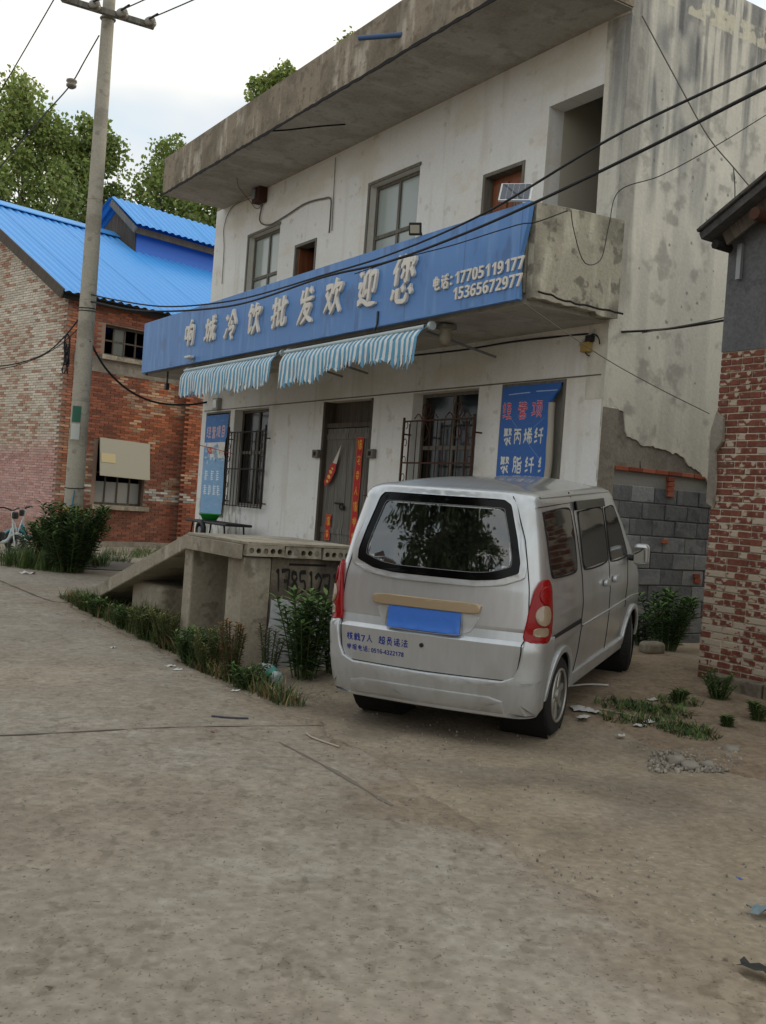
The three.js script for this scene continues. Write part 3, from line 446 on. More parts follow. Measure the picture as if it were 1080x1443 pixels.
// ------------------------------------------------------------------ awnings: striped cloth, torn along its lower edge
{
  const white = [0.66, 0.70, 0.70], blue = [0.12, 0.33, 0.5], cm = new THREE.MeshStandardMaterial({ vertexColors: true, roughness: 0.9, side: THREE.DoubleSide });
  const awning = (x0, x1, label, dropAt, seed) => {
    const t = thing('awning', label, 'awning', HOUSE, [x0, 3.94, 1.42]), n = Math.round((x1 - x0) / 0.062), g = rngOf(seed), P = [], C = [], I = [];
    for (let k = 0; k < n; k++) {
      const w = (x1 - x0) / n, tt = (k + 0.5) / n, len = dropAt(tt) * (0.94 + 0.2 * g() * g() + 0.05 * Math.sin(k * 0.5)), sway = 0.03 * (g() - 0.5) - 0.02, col = k % 2 ? blue : white, rows = 7, torn = g();
      for (let r = 0; r <= rows; r++) for (const e of [0, 1]) {
        const f = r / rows, x = (k + e) * w, z = 0.022 * Math.sin(x * 9 + 0.6 * Math.sin(x * 3.1)) * f + 0.11 * Math.sin(Math.min(f * 3, 1) * Math.PI / 2) + 0.02 * (g() - 0.5) * f * f * f;
        const y = -(f * len) * (f > 0.9 && (e ? torn > 0.45 : torn < 0.55) ? 0.9 : 1) - 0.03;
        P.push(x + (e - 0.5) * w * (f > 0.55 ? -0.5 * (f - 0.55) * (torn > 0.5 ? 1.6 : 0) : 0) + sway * f * f, y, z);
        const s = 0.9 + 0.2 * g(); C.push(col[0] * s, col[1] * s, col[2] * s);
      }
      const b = k * (rows + 1) * 2; for (let r = 0; r < rows; r++) { const a = b + r * 2; I.push(a, a + 2, a + 1, a + 1, a + 2, a + 3); }
    }
    const q = new THREE.BufferGeometry(); q.setAttribute('position', new THREE.Float32BufferAttribute(P, 3)); q.setAttribute('color', new THREE.Float32BufferAttribute(C, 3)); q.setIndex(I); q.computeVertexNormals();
    add(t, 'cloth', q, cm);
    const pale = std(new THREE.Color('#b9c6c8'), 0.6);
    add(t, 'front_bar', muv(bar([-0.02, -0.03, 0.02], [x1 - x0 + 0.02, -0.03, 0.02], 0.026, 10)), pale);
    add(t, 'roller', bar([0, 0.0, -0.12], [x1 - x0, 0.0, -0.12], 0.05, 12), M.galv);
    for (const x of [-0.03, x1 - x0 + 0.05]) add(t, 'end_cap', cyl(0.055, 0.055, 0.05, 14).rotateZ(Math.PI / 2).translate(x, -0.01, -0.06), pale);
    for (const x of [0.25, x1 - x0 - 0.25]) add(t, 'arm', bar([x, -0.02, -0.1], [x, -0.2, -1.35], 0.018), M.galv);
  };
  awning(-9.62, -5.8, 'shorter torn blue and white striped awning above barred window', (t) => 0.56 - 0.06 * Math.abs(t - 0.5), 3);
  awning(-5.5, -1.75, 'longer blue and white striped awning above plank door with ragged lower edge', (t) => 0.58 - 0.14 * sst(0.3, 0.45, t) * sst(1, 0.7, t) - 0.05 * t, 5);
}
// ------------------------------------------------------------------ banners on the blind windows
{
  const curlG = (w, h, nx, ny, f) => { const g = new THREE.PlaneGeometry(w, h, nx, ny), p = g.attributes.position; for (let i = 0; i < p.count; i++) { const q = f(p.getX(i) / w + 0.5, p.getY(i) / h + 0.5); p.setXYZ(i, q[0], q[1], q[2]); } g.computeVertexNormals(); return g; };
  const c = canvas(512, 900, (g, w, h) => {
    g.fillStyle = '#1d5caa'; g.fillRect(0, 0, w, h);
    for (let i = 0; i < 900; i++) { g.fillStyle = `rgba(${R() > 0.5 ? '255,255,255' : '10,30,70'},${0.02 + 0.03 * R()})`; g.fillRect(R() * w, R() * h, 4 + R() * 40, 1 + R() * 3); }
    g.strokeStyle = 'rgba(220,230,240,.75)'; g.lineWidth = 5; g.beginPath(); g.moveTo(60, 46); g.lineTo(250, 42); g.moveTo(300, 38); g.lineTo(480, 40); g.stroke();
    ['经', '营', '项', '目'].forEach((ch, i) => { const x = [10, 152, 272, 402][i]; drawGlyph(g, ch, x, 82, 92, 110, 8, '#e9b8bd'); drawGlyph(g, ch, x, 82, 92, 110, 5.2, '#c2455a'); });
    ['聚', '丙', '烯', '纤', '维'].forEach((ch, i) => drawGlyph(g, ch, 34 + i * 92, 232, 82, 108, 6.2, '#d8d8cc'));
    ['聚', '脂', '纤', '维'].forEach((ch, i) => drawGlyph(g, ch, 24 + i * 112, 394, 86, 108, 6.2, '#d8d8cc'));
    g.strokeStyle = 'rgba(190,205,225,.5)'; g.lineWidth = 3; for (const l of [[90, 180, 160, 240], [390, 180, 300, 240], [280, 340, 390, 430]]) { g.beginPath(); g.moveTo(l[0], l[1]); g.lineTo(l[2], l[3]); g.stroke(); }
  });
  const b = thing('banner', 'dark blue vinyl banner with pink and white Chinese text, right edge curled', 'banner', HOUSE, [-1.86, 1.25, 0.014]);
  const W = 1.16, H = 2.08;
  add(b, 'sheet', curlG(W, H, 40, 24, (u, v) => {
    const lim = 0.86 + 0.14 * sst(0.86, 1.0, v), x0 = u * W, xl = lim * W, dx = x0 - xl, r = 0.035, sagx = 0.006 * Math.sin(u * 9 + v * 5);
    if (dx <= 0) return [x0, v * H - 0.0, 0.004 + sagx + 0.006]; const a = dx / r; return a < 3.0 ? [xl + r * Math.sin(a), v * H, 0.01 + r * (1 - Math.cos(a))] : [xl - (a - 3.0) * r * 0.6, v * H, 0.01 + 2 * r + 0.01];
  }), new THREE.MeshStandardMaterial({ map: ctex(c), roughness: 0.55, side: THREE.DoubleSide }));
  add(b, 'rolled_edge', (() => { const p = []; for (let k = 0; k <= 12; k++) p.push([W * (0.885 + 0.012 * Math.sin(k)), H * (k / 12) * 0.88, 0.03 + 0.006 * Math.sin(k * 1.7)]); return tube(p, 0.048, 30, 8); })(), std(new THREE.Color('#a9a396'), 0.8, { bumpMap: grain, bumpScale: 0.004 }), 'off white back of the rolled up banner edge');

  const c2 = canvas(256, 460, (g, w, h) => {
    g.fillStyle = '#7fa9cf'; g.fillRect(0, 0, w, h); g.fillStyle = '#3f74b4'; g.fillRect(0, 0, w, 128);
    for (let i = 0; i < 300; i++) { g.fillStyle = `rgba(${R() > 0.4 ? '235,240,245' : '30,70,130'},.07)`; g.fillRect(R() * w, R() * h, 5 + R() * 50, 2 + R() * 8); }
    ['经', '营', '项', '目'].forEach((ch, i) => drawGlyph(g, ch, 14 + i * 58, 48, 52, 62, 8, '#c9a9ae'));
    g.fillStyle = '#d9dadb'; g.fillRect(0, 128, w, 70); g.fillStyle = '#6f9bc6'; g.fillRect(0, 150, 70, 60); g.fillStyle = '#b5543e'; g.beginPath(); g.ellipse(80, 150, 46, 32, 0, 0, 3.2); g.fill(); g.fillStyle = '#8fa9bc'; g.fillRect(120, 140, 50, 66); g.fillStyle = '#dcd7cb'; g.fillRect(180, 130, 76, 72);
    for (let i = 0; i < 60; i++) { g.fillStyle = R() > 0.5 ? 'rgba(230,228,220,.6)' : 'rgba(90,130,180,.5)'; g.fillRect(R() * w, 128 + R() * 90, 6 + R() * 22, 4 + R() * 16); }
    g.fillStyle = '#dfe6ec'; for (const [y, n] of [[262, 3], [330, 4]]) for (let i = 0; i < n; i++) { for (let k = 0; k < 5; k++) g.fillRect(26 + i * (200 / n) + R() * 8, y + k * 9, 24 + R() * 10, 4); g.fillRect(36 + i * (200 / n), y - 4, 6, 48); }
  });
  const p2 = thing('banner', 'faded pale blue poster with torn strip beside black window grille', 'banner', HOUSE, [-11.8, 1.2, 0.014]);
  add(p2, 'sheet', curlG(1.12, 2.08, 20, 30, (u, v) => [u * 1.12 + 0.02 * Math.sin(v * 8) * u, v * 2.08, 0.008 + 0.008 * Math.sin(u * 7 + v * 3) + (v > 0.6 && v < 0.74 && u > 0.75 ? 0.02 : 0)]), new THREE.MeshStandardMaterial({ map: ctex(c2), roughness: 0.7, side: THREE.DoubleSide }));
  // door couplets
  const red = (h, chars, seed) => canvas(64, Math.round(h), (g, w, hh) => { g.fillStyle = '#b51a1c'; g.fillRect(0, 0, w, hh); const q = rngOf(seed); for (let i = 0; i < 120; i++) { g.fillStyle = q() > 0.5 ? 'rgba(230,90,70,.12)' : 'rgba(90,0,0,.15)'; g.fillRect(q() * w, q() * hh, 3 + q() * 12, 3 + q() * 20); } chars.forEach((ch, i) => { const y = hh * (i + 0.15) / chars.length; drawGlyph(g, ch, 10, y, 44, Math.min(54, hh / chars.length * 0.8), 6, '#d9a52c'); }); g.strokeStyle = 'rgba(225,180,70,.7)'; g.lineWidth = 2; g.strokeRect(3, 3, w - 6, hh - 6); });
  const paper = (label, w, h, cv, x, y, z, tilt) => { const t = thing('door_couplet', label, 'couplet', HOUSE, [x, y, z]); const m = add(t, 'paper', curlG(w, h, 4, 24, (u, v) => [(u - 0.5) * w + 0.006 * Math.sin(v * 9), v * h, 0.012 + 0.006 * Math.sin(v * 14 + u * 3)]), new THREE.MeshStandardMaterial({ map: ctex(cv), roughness: 0.75, side: THREE.DoubleSide })); m.rotation.z = tilt; return t; };
  paper('long red paper couplet with gold characters pasted on right door leaf', 0.2, 1.78, red(560, ['福', '宅', '幸', '人', '福', '举', '发'], 2), -5.55, 0.95, -0.062, -0.01);
  paper('short red paper strip with gold mark at foot of left door leaf', 0.17, 0.44, red(150, ['福', '幸'], 4), -6.4, 0.98, -0.062, -0.02);
  const tp = thing('torn_paper', 'torn red and gold paper hanging from left door leaf', 'paper', HOUSE, [-6.36, 2.1, -0.05]);
  const c3 = canvas(64, 96, (g) => { g.fillStyle = '#b21c1b'; g.fillRect(0, 0, 64, 96); g.fillStyle = '#d9b54a'; for (const [x, y, r] of [[30, 44, 9], [24, 62, 10], [38, 32, 6], [18, 78, 7]]) { g.beginPath(); g.ellipse(x, y, r, r * 0.7, 0.6, 0, 7); g.fill(); } });
  const tg = new THREE.ShapeGeometry(shapeOf([[-0.2, -0.12], [-0.14, -0.2], [0.02, -0.12], [0.14, 0.06], [0.16, 0.2], [0.06, 0.24], [-0.06, 0.14], [-0.12, 0.0]])); { const u = tg.attributes.uv, p = tg.attributes.position; for (let i = 0; i < u.count; i++) { u.setXY(i, (p.getX(i) + 0.2) / 0.4, (p.getY(i) + 0.2) / 0.45); p.setZ(i, 0.03 + 0.12 * (p.getY(i) < 0 ? -p.getY(i) : 0)); } tg.computeVertexNormals(); }
  add(tp, 'red_sheet', tg, new THREE.MeshStandardMaterial({ map: ctex(c3), roughness: 0.7, side: THREE.DoubleSide }));
  add(tp, 'white_corner', extr(shapeOf([[0.04, 0.2], [0.17, 0.18], [0.28, 0.5]]), 0.003).translate(0, 0, 0.03), std(new THREE.Color('#c9c6bd'), 0.9));
}

// ================================================================== LOADING DOCK with ramp, in front of the shop
{
  const t = thing('loading_dock', 'raised concrete loading dock of hollow slabs on posts with sloping ramp', 'dock', HOUSE);
  const N0 = 3.25, N1 = 4.5;
  // hollow-core slabs, their ends on the right hand face
  for (let k = 0; k < 3; k++) {
    const w = (N1 - N0) / 3, sh = shapeOf([[0.004, 0], [w - 0.004, 0], [w - 0.012, 0.115], [0.012, 0.115]]);
    for (let h = 0; h < 5; h++) { const p = new THREE.Path(); p.absellipse(w * (h + 0.75) / 5.5, 0.052, 0.026, 0.027, 0, Math.PI * 2, true); sh.holes.push(p); }
    const s = add(t, 'slab', muv(extr(sh, 1.42, 0, 1, 6).rotateY(-Math.PI / 2).translate(0.02 - 0.014 * (k % 2), 1.06 + 0.006 * k, N0 + k * w)), M.concrete); s.name = 'slab';
    for (const h of k === 2 ? [4, 2] : k === 1 ? [0, 3] : [2]) add(s, 'plug', cyl(0.025, 0.025, 0.05, 10).rotateZ(Math.PI / 2).translate(-0.02, 1.112 + 0.006 * k, N0 + k * w + w * (h + 0.75) / 5.5), M.cement);
  }
  add(t, 'screed', muv(extr(shapeOf([[-1.42, N0 + 0.01], [0.0, N0], [0.02, N1 - 0.2], [-0.03, N1], [-1.42, N1]]), 0.022, 0.004).rotateX(Math.PI / 2).translate(0, 1.205, 0)), M.concrete);
  add(t, 'edge_beam', boxR(-1.44, -0.05, 1.04, 1.176, N1 + 0.003, N1 + 0.05), M.concrete);
  // posts and cross walls
  add(t, 'post', muv(new RoundedBoxGeometry(0.36, 1.34, 0.3, 2, 0.02).translate(-0.22, 0.39, N1 - 0.16)), M.concrete);
  add(t, 'post', muv(new RoundedBoxGeometry(0.22, 1.34, 0.5, 2, 0.02).translate(-1.4, 0.39, N1 - 0.26)), M.concrete);
  const sw = add(t, 'side_wall', boxR(-0.24, -0.06, -0.3, 1.06, N0, N1 - 0.32), M.dockwall);
  add(t, 'rear_wall', boxR(-1.42, -0.25, -0.3, 1.058, N0, N0 + 0.18), M.dockwall);
  // spray painted number
  const paint = std(new THREE.Color('#24211e'), 0.9), num = [...'17851271534'];
  num.forEach((c, i) => { const g = glyph(c, 0.27, 0.002, 6.5, -0.12, 0.6).rotateY(Math.PI / 2); add(sw, 'spray_numeral', g, paint).position.set(-0.058, 0.84 - 0.006 * i + 0.008 * Math.sin(i * 2), N1 - 0.4 - i * 0.092); });
  add(sw, 'spray_dash', box(0.003, 0.022, 0.42, -0.058, 1.0, N1 - 0.72), paint);
  // ramp
  const L = 4.22, rs = shapeOf([[0, 1.19], [-L, -0.05], [-L - 0.1, -0.2], [-L + 0.05, -0.2], [0, 1.045]]);
  add(t, 'ramp', muv(extr(rs, N1 - N0, 0.01).translate(-1.43, 0, N0)), M.concrete);
  add(t, 'ramp_pier', muv(new RoundedBoxGeometry(1.0, 0.75, 0.9, 3, 0.08).translate(-3.0, 0.14, N1 - 0.6)), M.concrete);
  const bd = thing('white_board', 'off white board leaning against side wall of loading dock', 'board', HOUSE, [-0.04, groundY(-1.1, -9.2), N1 - 0.33]);
  const bs = []; for (let k = 0; k <= 8; k++) bs.push([k * 0.11, 0.68 - 0.05 * (k / 10) + 0.012 * Math.sin(k * 2)]);
  add(bd, 'sheet', muv(extr(shapeOf([[0, -0.05], [-0.02, 0.3], [0.0, 0.5], ...bs, [0.88, -0.05]]), 0.012, 0.003).rotateY(Math.PI / 2).translate(0, 0, 0)), mapped(stainedConcrete(401, [176, 178, 180], [146, 146, 145], [196, 198, 200], [3, 2]), 0.8)).rotation.z = 0.0;
}
// ================================================================== RIGHT HAND BRICK BUILDING
{
  const Z = 0.62, X0 = 2.19, Y0 = 0.0, t = thing('brick_shed', 'gabled shed with flaking whitewashed red brick and dark grey gable', 'building', HOUSE);
  const flake = (seed, th, red) => dtex(512, 512, (u, v) => { const a = fbm(u * 20, v * 26, 4, seed, 20, 26) * 0.6 + fbm(u * 5, v * 6, 3, seed + 9, 5, 6) * 0.4, b = fbm(u * 60, v * 60, 3, seed + 3, 60); let c = mix3(red, [red[0] * 0.72, red[1] * 0.7, red[2] * 0.72], fbm(u * 20, v * 20, 4, seed + 5, 20)); c = mix3(c, mix3([190, 180, 160], [166, 154, 134], b), sst(th - 0.02, th + 0.05, a) * 0.9); const k = (b - 0.5) * 30; return [c[0] + k, c[1] + k, c[2] + k]; }, { size: [1.3, 1.3] });
  const red = [130, 74, 56], bm = [0.64, 0.6, 0.55, 0.48].map((th, i) => mapped(flake(501 + i * 11, th, i === 1 ? [120, 78, 58] : red), 0.93, { bumpMap: grain, bumpScale: 0.008 }));
  const core = add(t, 'brick_wall', boxR(X0 + 0.004, X0 + 5.2, -0.3, 3.4, Z - 0.26, Z - 0.014), mapped(stainedConcrete(541, [196, 187, 167], [142, 130, 112], [198, 190, 172], [3, 2]), 0.95, { bumpMap: grain, bumpScale: 0.01 }));
  const bg = [...Array(6)].map((_, i) => muv(new RoundedBoxGeometry(0.237, 0.054, 0.1, 1, 0.005), i * 0.37 + 0.1, i * 0.53)), hb = [...Array(3)].map((_, i) => muv(new RoundedBoxGeometry(0.113, 0.054, 0.1, 1, 0.005), i * 0.47, i * 0.61)), rest = [];
  for (let c = 0; c < 53; c++) {
    const y = -0.13 + c * 0.066 + 0.03; if (y > 3.36) break; let x = X0; const off = c % 2;
    for (let k = 0; x < X0 + 3.4; k++) {
      const half = (off && k === 0) || (c % 6 === 3 && hash(c, k, 3) > 0.4), w = half ? 0.113 : 0.237, g = half ? hb[(c + k) % 3] : bg[Math.floor(hash(c, k, 1) * 6)], px = x + w / 2, pz = Z - 0.058 + 0.007 * hash(c, k, 2);
      const wn = fbm((px - X0) * 1.6, y * 1.3, 3, 55) + (px - X0 > 0.5 ? 0.24 : 0.02) + 0.16 * (hash(c, k, 8) - 0.5) - (px - X0 < 0.3 ? 0.07 : 0), mi = wn > 0.7 ? 3 : wn > 0.5 ? 2 : hash(c, k, 7) > 0.6 ? 1 : 0;
      if (k < 6 && px < X0 + 1.15) { const b = add(core, 'brick', g, bm[mi]); b.position.set(px, y, pz); b.rotation.set(0, 0, 0.012 * (hash(c, k, 9) - 0.5)); } else rest.push(g.clone().translate(px, y, pz));
      x += w + 0.012;
    }
  }
  add(core, 'distant_bricks', merge(rest), bm[2]).userData.kind = 'stuff';
  add(t, 'side_wall', boxR(X0 + 0.01, X0 + 0.25, -0.3, 4.3, -6, Z - 0.27), M.cement);
  add(t, 'far_wall', boxR(X0 + 4.95, X0 + 5.19, -0.3, 4.3, -6, Z - 0.27), M.cement);
  add(t, 'rear_wall', boxR(X0 + 0.01, X0 + 5.19, -0.3, 4.3, -6.25, -6.002), M.cement);
  add(t, 'gable', muv(extr(shapeOf([[X0 - 0.005, 3.37], [X0 + 5.2, 3.37], [X0 + 5.2, 4.5], [X0 + 2.6, 5.85], [X0 - 0.005, 4.5]]), 0.26).translate(0, 0, Z - 0.262)), M.greyrender);
  add(t, 'cement_patch', muv(extr(shapeOf([[X0 - 0.02, 1.9], [X0 + 0.05, 1.86], [X0 + 0.06, 2.1], [X0 + 0.03, 2.4], [X0 + 0.11, 2.5], [X0 + 0.1, 2.72], [X0 + 0.02, 2.78], [X0 - 0.03, 2.6]]), 0.03, 0.006).translate(0, 0, Z)), M.cement);
  const tile = mapped(stainedConcrete(561, [70, 68, 66], [44, 42, 40], [96, 92, 88], [3, 2]), 0.9), sl = Math.atan2(1.35, 2.6), rl = 3.25;
  for (const s of [1, -1]) {
    const r = add(t, 'roof', muv(new THREE.BoxGeometry(rl, 0.07, 6.9).translate(rl / 2 - 0.12, 0, 0)), tile); r.position.set(s > 0 ? X0 - 0.02 : X0 + 5.22, 4.52, -2.55); r.rotation.set(0, s > 0 ? 0 : Math.PI, sl);
    for (let k = 0; k < 12; k++) { const q = add(r, 'verge_tile', muv(new RoundedBoxGeometry(0.3, 0.035, 0.24, 1, 0.01).translate(0.03 + k * 0.262, 0.06, (s > 0 ? 1 : -1) * 3.36)), tile); q.rotation.z = -0.0; }
    add(r, 'barge_board', box(rl - 0.15, 0.14, 0.03, rl / 2 - 0.05, -0.11, (s > 0 ? 1 : -1) * 3.3), M.darkWood);
  }
  add(t, 'purlin_end', muv(cyl(0.06, 0.06, 0.3, 10).rotateX(Math.PI / 2).translate(X0 + 0.46, 4.58, Z + 0.1)), M.rustIron, 'rotten brown end of a roof purlin');
  add(t, 'bracket', box(0.05, 0.34, 0.04, X0 + 0.16, 4.22, Z + 0.03), M.galv);
  add(t, 'eave_purlin', muv(cyl(0.045, 0.045, 0.3, 8).rotateX(Math.PI / 2).translate(X0 + 0.0, 4.38, Z + 0.06)), M.dark);
  const kb = thing('plinth_curb', 'dark damp concrete curb at foot of whitewashed brick shed', 'curb', HOUSE, [X0, 0, Z]);
  for (let k = 0; k < 5; k++) add(kb, 'curb_stone', muv(new RoundedBoxGeometry(0.62, 0.16, 0.16, 2, 0.02).translate(0.55 + k * 0.64, groundY(3.9, -10.3) + 0.0, 0.1)), M.dockwall);
}
// ================================================================== BRICK HALL with blue metal roof
{
  const t = thing('brick_hall', 'old red brick hall with bright blue corrugated roof and raised ridge vent', 'building', HALL), LEN = 16, WID = 12, EAVE = 6.45, RIDGE = 9.65;
  const win = [[1.1, 2.45, 5.02, 5.82], [1.12, 2.6, 1.12, 2.8]];
  const long = add(t, 'long_wall', (() => { const s = shapeOf([[0, -0.3], [LEN, -0.3], [LEN, EAVE], [0, EAVE]]); for (const [a, b, c, d] of win) s.holes.push(new THREE.Path([[a, c], [a, d], [b, d], [b, c]].map((p) => new THREE.Vector2(...p)))); return muv(extr(s, 0.3).translate(0, 0, -0.3)); })(), std(new THREE.Color('#8a7466'), 0.97));
  const gab = add(t, 'gable_wall', muv(extr(shapeOf([[0.3, -0.3], [WID, -0.3], [WID, EAVE], [WID / 2, RIDGE - 0.1], [0.3, EAVE + 0.1]]), 0.3).rotateY(Math.PI / 2)), std(new THREE.Color('#b3a592'), 0.97));
  add(t, 'gable_wall', muv(extr(shapeOf([[0.3, -0.3], [WID, -0.3], [WID, EAVE], [WID / 2, RIDGE - 0.1], [0.3, EAVE + 0.1]]), 0.3).rotateY(Math.PI / 2).translate(LEN - 0.3, 0, 0)), std(new THREE.Color('#8a7466'), 0.97));
  add(t, 'rear_wall', boxR(0, LEN, -0.3, EAVE, -WID - 0.3, -WID - 0.001), M.interior);
  const bgeo = new THREE.BoxGeometry(0.238, 0.055, 0.04), bmat = std(new THREE.Color(1, 1, 1), 0.93, { bumpMap: grain, bumpScale: 0.006 });
  const wallBricks = (parent, list, f, colour) => {
    const m = new THREE.InstancedMesh(bgeo, bmat, list.length); m.name = 'bricks'; m.userData.kind = 'stuff'; m.castShadow = m.receiveShadow = true; parent.add(m);
    const M4 = new THREE.Matrix4(), col = new THREE.Color();
    list.forEach(([x, y, i, j], k) => { m.setMatrixAt(k, f(M4, x, y, hash(i, j, 71) * 0.012)); const c = colour(x, y, i, j); m.setColorAt(k, col.setRGB(c[0], c[1], c[2], THREE.SRGBColorSpace)); });
  };
  const la = [], lb = [];
  for (let j = 0; j < 100; j++) { const y = -0.15 + j * 0.067; if (y < EAVE - 0.04) for (let i = 0; i < 40; i++) { const x = 0.12 + i * 0.25 + (j % 2 ? 0.125 : 0); if (x < 9.9 && !win.some(([a, b, c, d]) => x > a - 0.13 && x < b + 0.13 && y > c - 0.04 && y < d + 0.04)) la.push([x, y, i, j]); } }
  for (let j = 0; j < 146; j++) { const y = -0.15 + j * 0.067; for (let i = 0; i < 40; i++) { const x = 0.12 + i * 0.25 + (j % 2 ? 0.125 : 0), lim = y < EAVE ? 12 : (x < 6 ? x / 6 : 2 - x / 6); if (x < 10 && (y < EAVE || y < EAVE + (RIDGE - EAVE - 0.1) * lim - 0.1)) lb.push([x, y, i, j]); } }
  const q3 = (c, k) => [c[0] * k / 255, c[1] * k / 255, c[2] * k / 255];
  wallBricks(long, la, (m, x, y, o) => m.makeTranslation(x, y, -0.008 + o + (x > 3.72 && x < 4.28 ? 0.2 : 0)), (x, y, i, j) => {
    const n = fbm(x * 0.9, y * 0.9, 4, 601), p = fbm(x * 1.8 + 4, y * 1.8, 4, 603), k = 0.78 + 0.36 * hash(i, j, 605);
    let c = mix3([164, 98, 68], [138, 84, 64], sst(0.35, 0.6, n)); if (y < 2.2 && x < 3.2) c = mix3(c, [128, 84, 68], 0.6);
    if (p > 0.6 && y > 1.2 && y < 4.6) c = mix3(c, [190, 166, 138], 0.7 * (hash(i, j, 607) > 0.35 ? 1 : 0)); if (y < 1.6 && y > 1.28 && hash(i, j, 609) > 0.3) c = [186, 182, 174]; if (x < 0.35) c = mix3(c, [172, 118, 92], 0.5); return q3(c, k);
  });
  wallBricks(gab, lb, (m, d, y, o) => m.makeRotationY(Math.PI / 2).setPosition(0.008 - o, y, -d), (x, y, i, j) => {
    const n = fbm(x * 0.8 + 7, y * 0.8, 4, 611), k = 0.9 + 0.16 * hash(i, j, 613); let c = mix3([208, 199, 183], [192, 178, 160], sst(0.35, 0.6, n));
    if (hash(i, j, 615) > (n > 0.5 ? 0.7 : 0.9)) c = mix3(c, [166, 118, 98], 0.75); if (y < 3.4) c = mix3(c, [190, 142, 136], 0.75 * sst(3.5, 2.6, y + n)); if (y < 0.7) c = mix3(c, [160, 120, 104], 0.5); return q3(c, k);
  });
  add(t, 'string_course', boxR(0.25, 8, 4.55, 4.95, 0.012, 0.032), M.cement);
  add(t, 'plinth', boxR(0.0, 10, -0.2, 0.16, 0.014, 0.12), M.cement);
  add(t, 'pier', boxR(3.75, 4.25, -0.2, 6.2, 0.016, 0.2), std(new THREE.Color('#94573c'), 0.95, { bumpMap: grain, bumpScale: 0.02 }));
  // windows of the long wall
  win.forEach(([a, b, c, d], k) => {
    const f = [boxR(a, b, c, c + 0.06, -0.2, -0.12), boxR(a, b, d - 0.06, d, -0.2, -0.12), boxR(a, a + 0.06, c + 0.06, d - 0.06, -0.2, -0.12), boxR(b - 0.06, b, c + 0.06, d - 0.06, -0.2, -0.12)];
    for (let i = 1; i < 4; i++) f.push(boxR(mix(a, b, i / 4) - 0.02, mix(a, b, i / 4) + 0.02, c + 0.06, d - 0.06, -0.18, -0.14)); f.push(boxR(a + 0.06, b - 0.06, mix(c, d, 0.5) - 0.02, mix(c, d, 0.5) + 0.02, -0.178, -0.142));
    const w = add(t, 'window', merge(f), M.darkWood); for (let i = 0; i < 4; i++) if (k || i % 3 === 1) add(w, 'pane', boxR(mix(a, b, i / 4), mix(a, b, (i + 1) / 4), c + 0.05, k ? mix(c, d, 0.36) : d - 0.05, -0.163, -0.158), k ? std(new THREE.Color('#8a8a86'), 0.5) : M.dirtyGlass);
    add(w, 'sill', boxR(a - 0.12, b + 0.12, c - 0.12, c - 0.004, -0.1, 0.14), M.concrete);
  });
  add(t, 'interior_floor', boxR(0.31, LEN - 0.31, -0.3, 0.02, -WID, -0.31), M.concrete);
    const bd = thing('window_board', 'grey board tilted out over lower hall window', 'board', HALL, [1.1, 2.86, 0.06]); const bb = add(bd, 'sheet', muv(new RoundedBoxGeometry(1.52, 1.0, 0.03, 1, 0.008).translate(0.78, -0.5, 0)), std(new THREE.Color('#a9a493'), 0.7)); bb.rotation.set(-0.16, 0, -0.02); add(bb, 'paper_notice', box(0.42, 0.24, 0.01, 0.26, -0.52, 0.02), std(new THREE.Color('#c9b98f'), 0.8));
  // corrugated roof sheets
  const blue = std(new THREE.Color('#4f9fe6'), 0.38), blueDark = blue;
  const sheet = (len, w) => { const n = Math.round(w / 0.05), P = [], I = []; for (let i = 0; i <= n; i++) { const ph = (i % 5), h = ph === 2 ? 0.045 : ph === 1 || ph === 3 ? 0.03 : 0; for (const e of [0, 1]) P.push(i / n * w, h, -e * len); if (i) { const b = i * 2; I.push(b - 2, b, b - 1, b - 1, b, b + 1); } } const g = new THREE.BufferGeometry(); g.setAttribute('position', new THREE.Float32BufferAttribute(P, 3)); g.setIndex(I); return toCreasedNormals(g, 0.3); };
  const slope = Math.atan2(RIDGE - EAVE, WID / 2), sl = Math.hypot(RIDGE - EAVE, WID / 2) + 0.42, sg = sheet(sl, 1.0);
  for (let k = 0; k < 17; k++) for (const s of [0, 1]) { const m = add(t, 'roof_sheet', sg, blue); m.position.set(-0.3 + k * 0.975 + (s ? 1 : 0), EAVE + 0.1 - 0.2 + (k % 2) * 0.006, s ? -WID - 0.36 : 0.36); m.rotation.set(slope, s ? Math.PI : 0, 0, 'YXZ'); }
  add(t, 'ridge_cap', muv(extr(shapeOf([[-0.35, -0.16], [0, 0.03], [0.35, -0.16], [0.35, -0.13], [0, 0.07], [-0.35, -0.13]]), LEN + 0.5).rotateY(Math.PI / 2).translate(-0.3, RIDGE + 0.16, -WID / 2)), blueDark);
  add(t, 'verge_board', (() => { const g = []; for (const s of [0, 1]) g.push(box(0.04, 0.26, sl - 0.1).translate(0, -0.1, -sl / 2).rotateX(slope).rotateY(s ? Math.PI : 0).translate(-0.31, EAVE - 0.08, s ? -WID - 0.34 : 0.34)); return merge(g); })(), M.darkWood);
  add(t, 'eave_board', boxR(-0.28, LEN + 0.2, EAVE - 0.24, EAVE - 0.1, 0.18, 0.22), M.dark);
  add(t, 'eave_soffit', boxR(-0.28, LEN + 0.2, EAVE - 0.1, EAVE - 0.07, -0.0, 0.3), M.darkWood);
  // raised ridge vent
  const vx = 4.7, vl = 9, vz = -4.75;
  const vent = add(t, 'ridge_vent', merge([boxR(vx + 0.1, vx + vl, 8.4, 9.85, vz - 0.06, vz)]), std(new THREE.Color('#2468c6'), 0.45));
  add(vent, 'pale_hem', boxR(vx + 0.1, vx + vl, 8.86, 9.02, vz + 0.003, vz + 0.012), std(new THREE.Color('#b9c0b0'), 0.7));
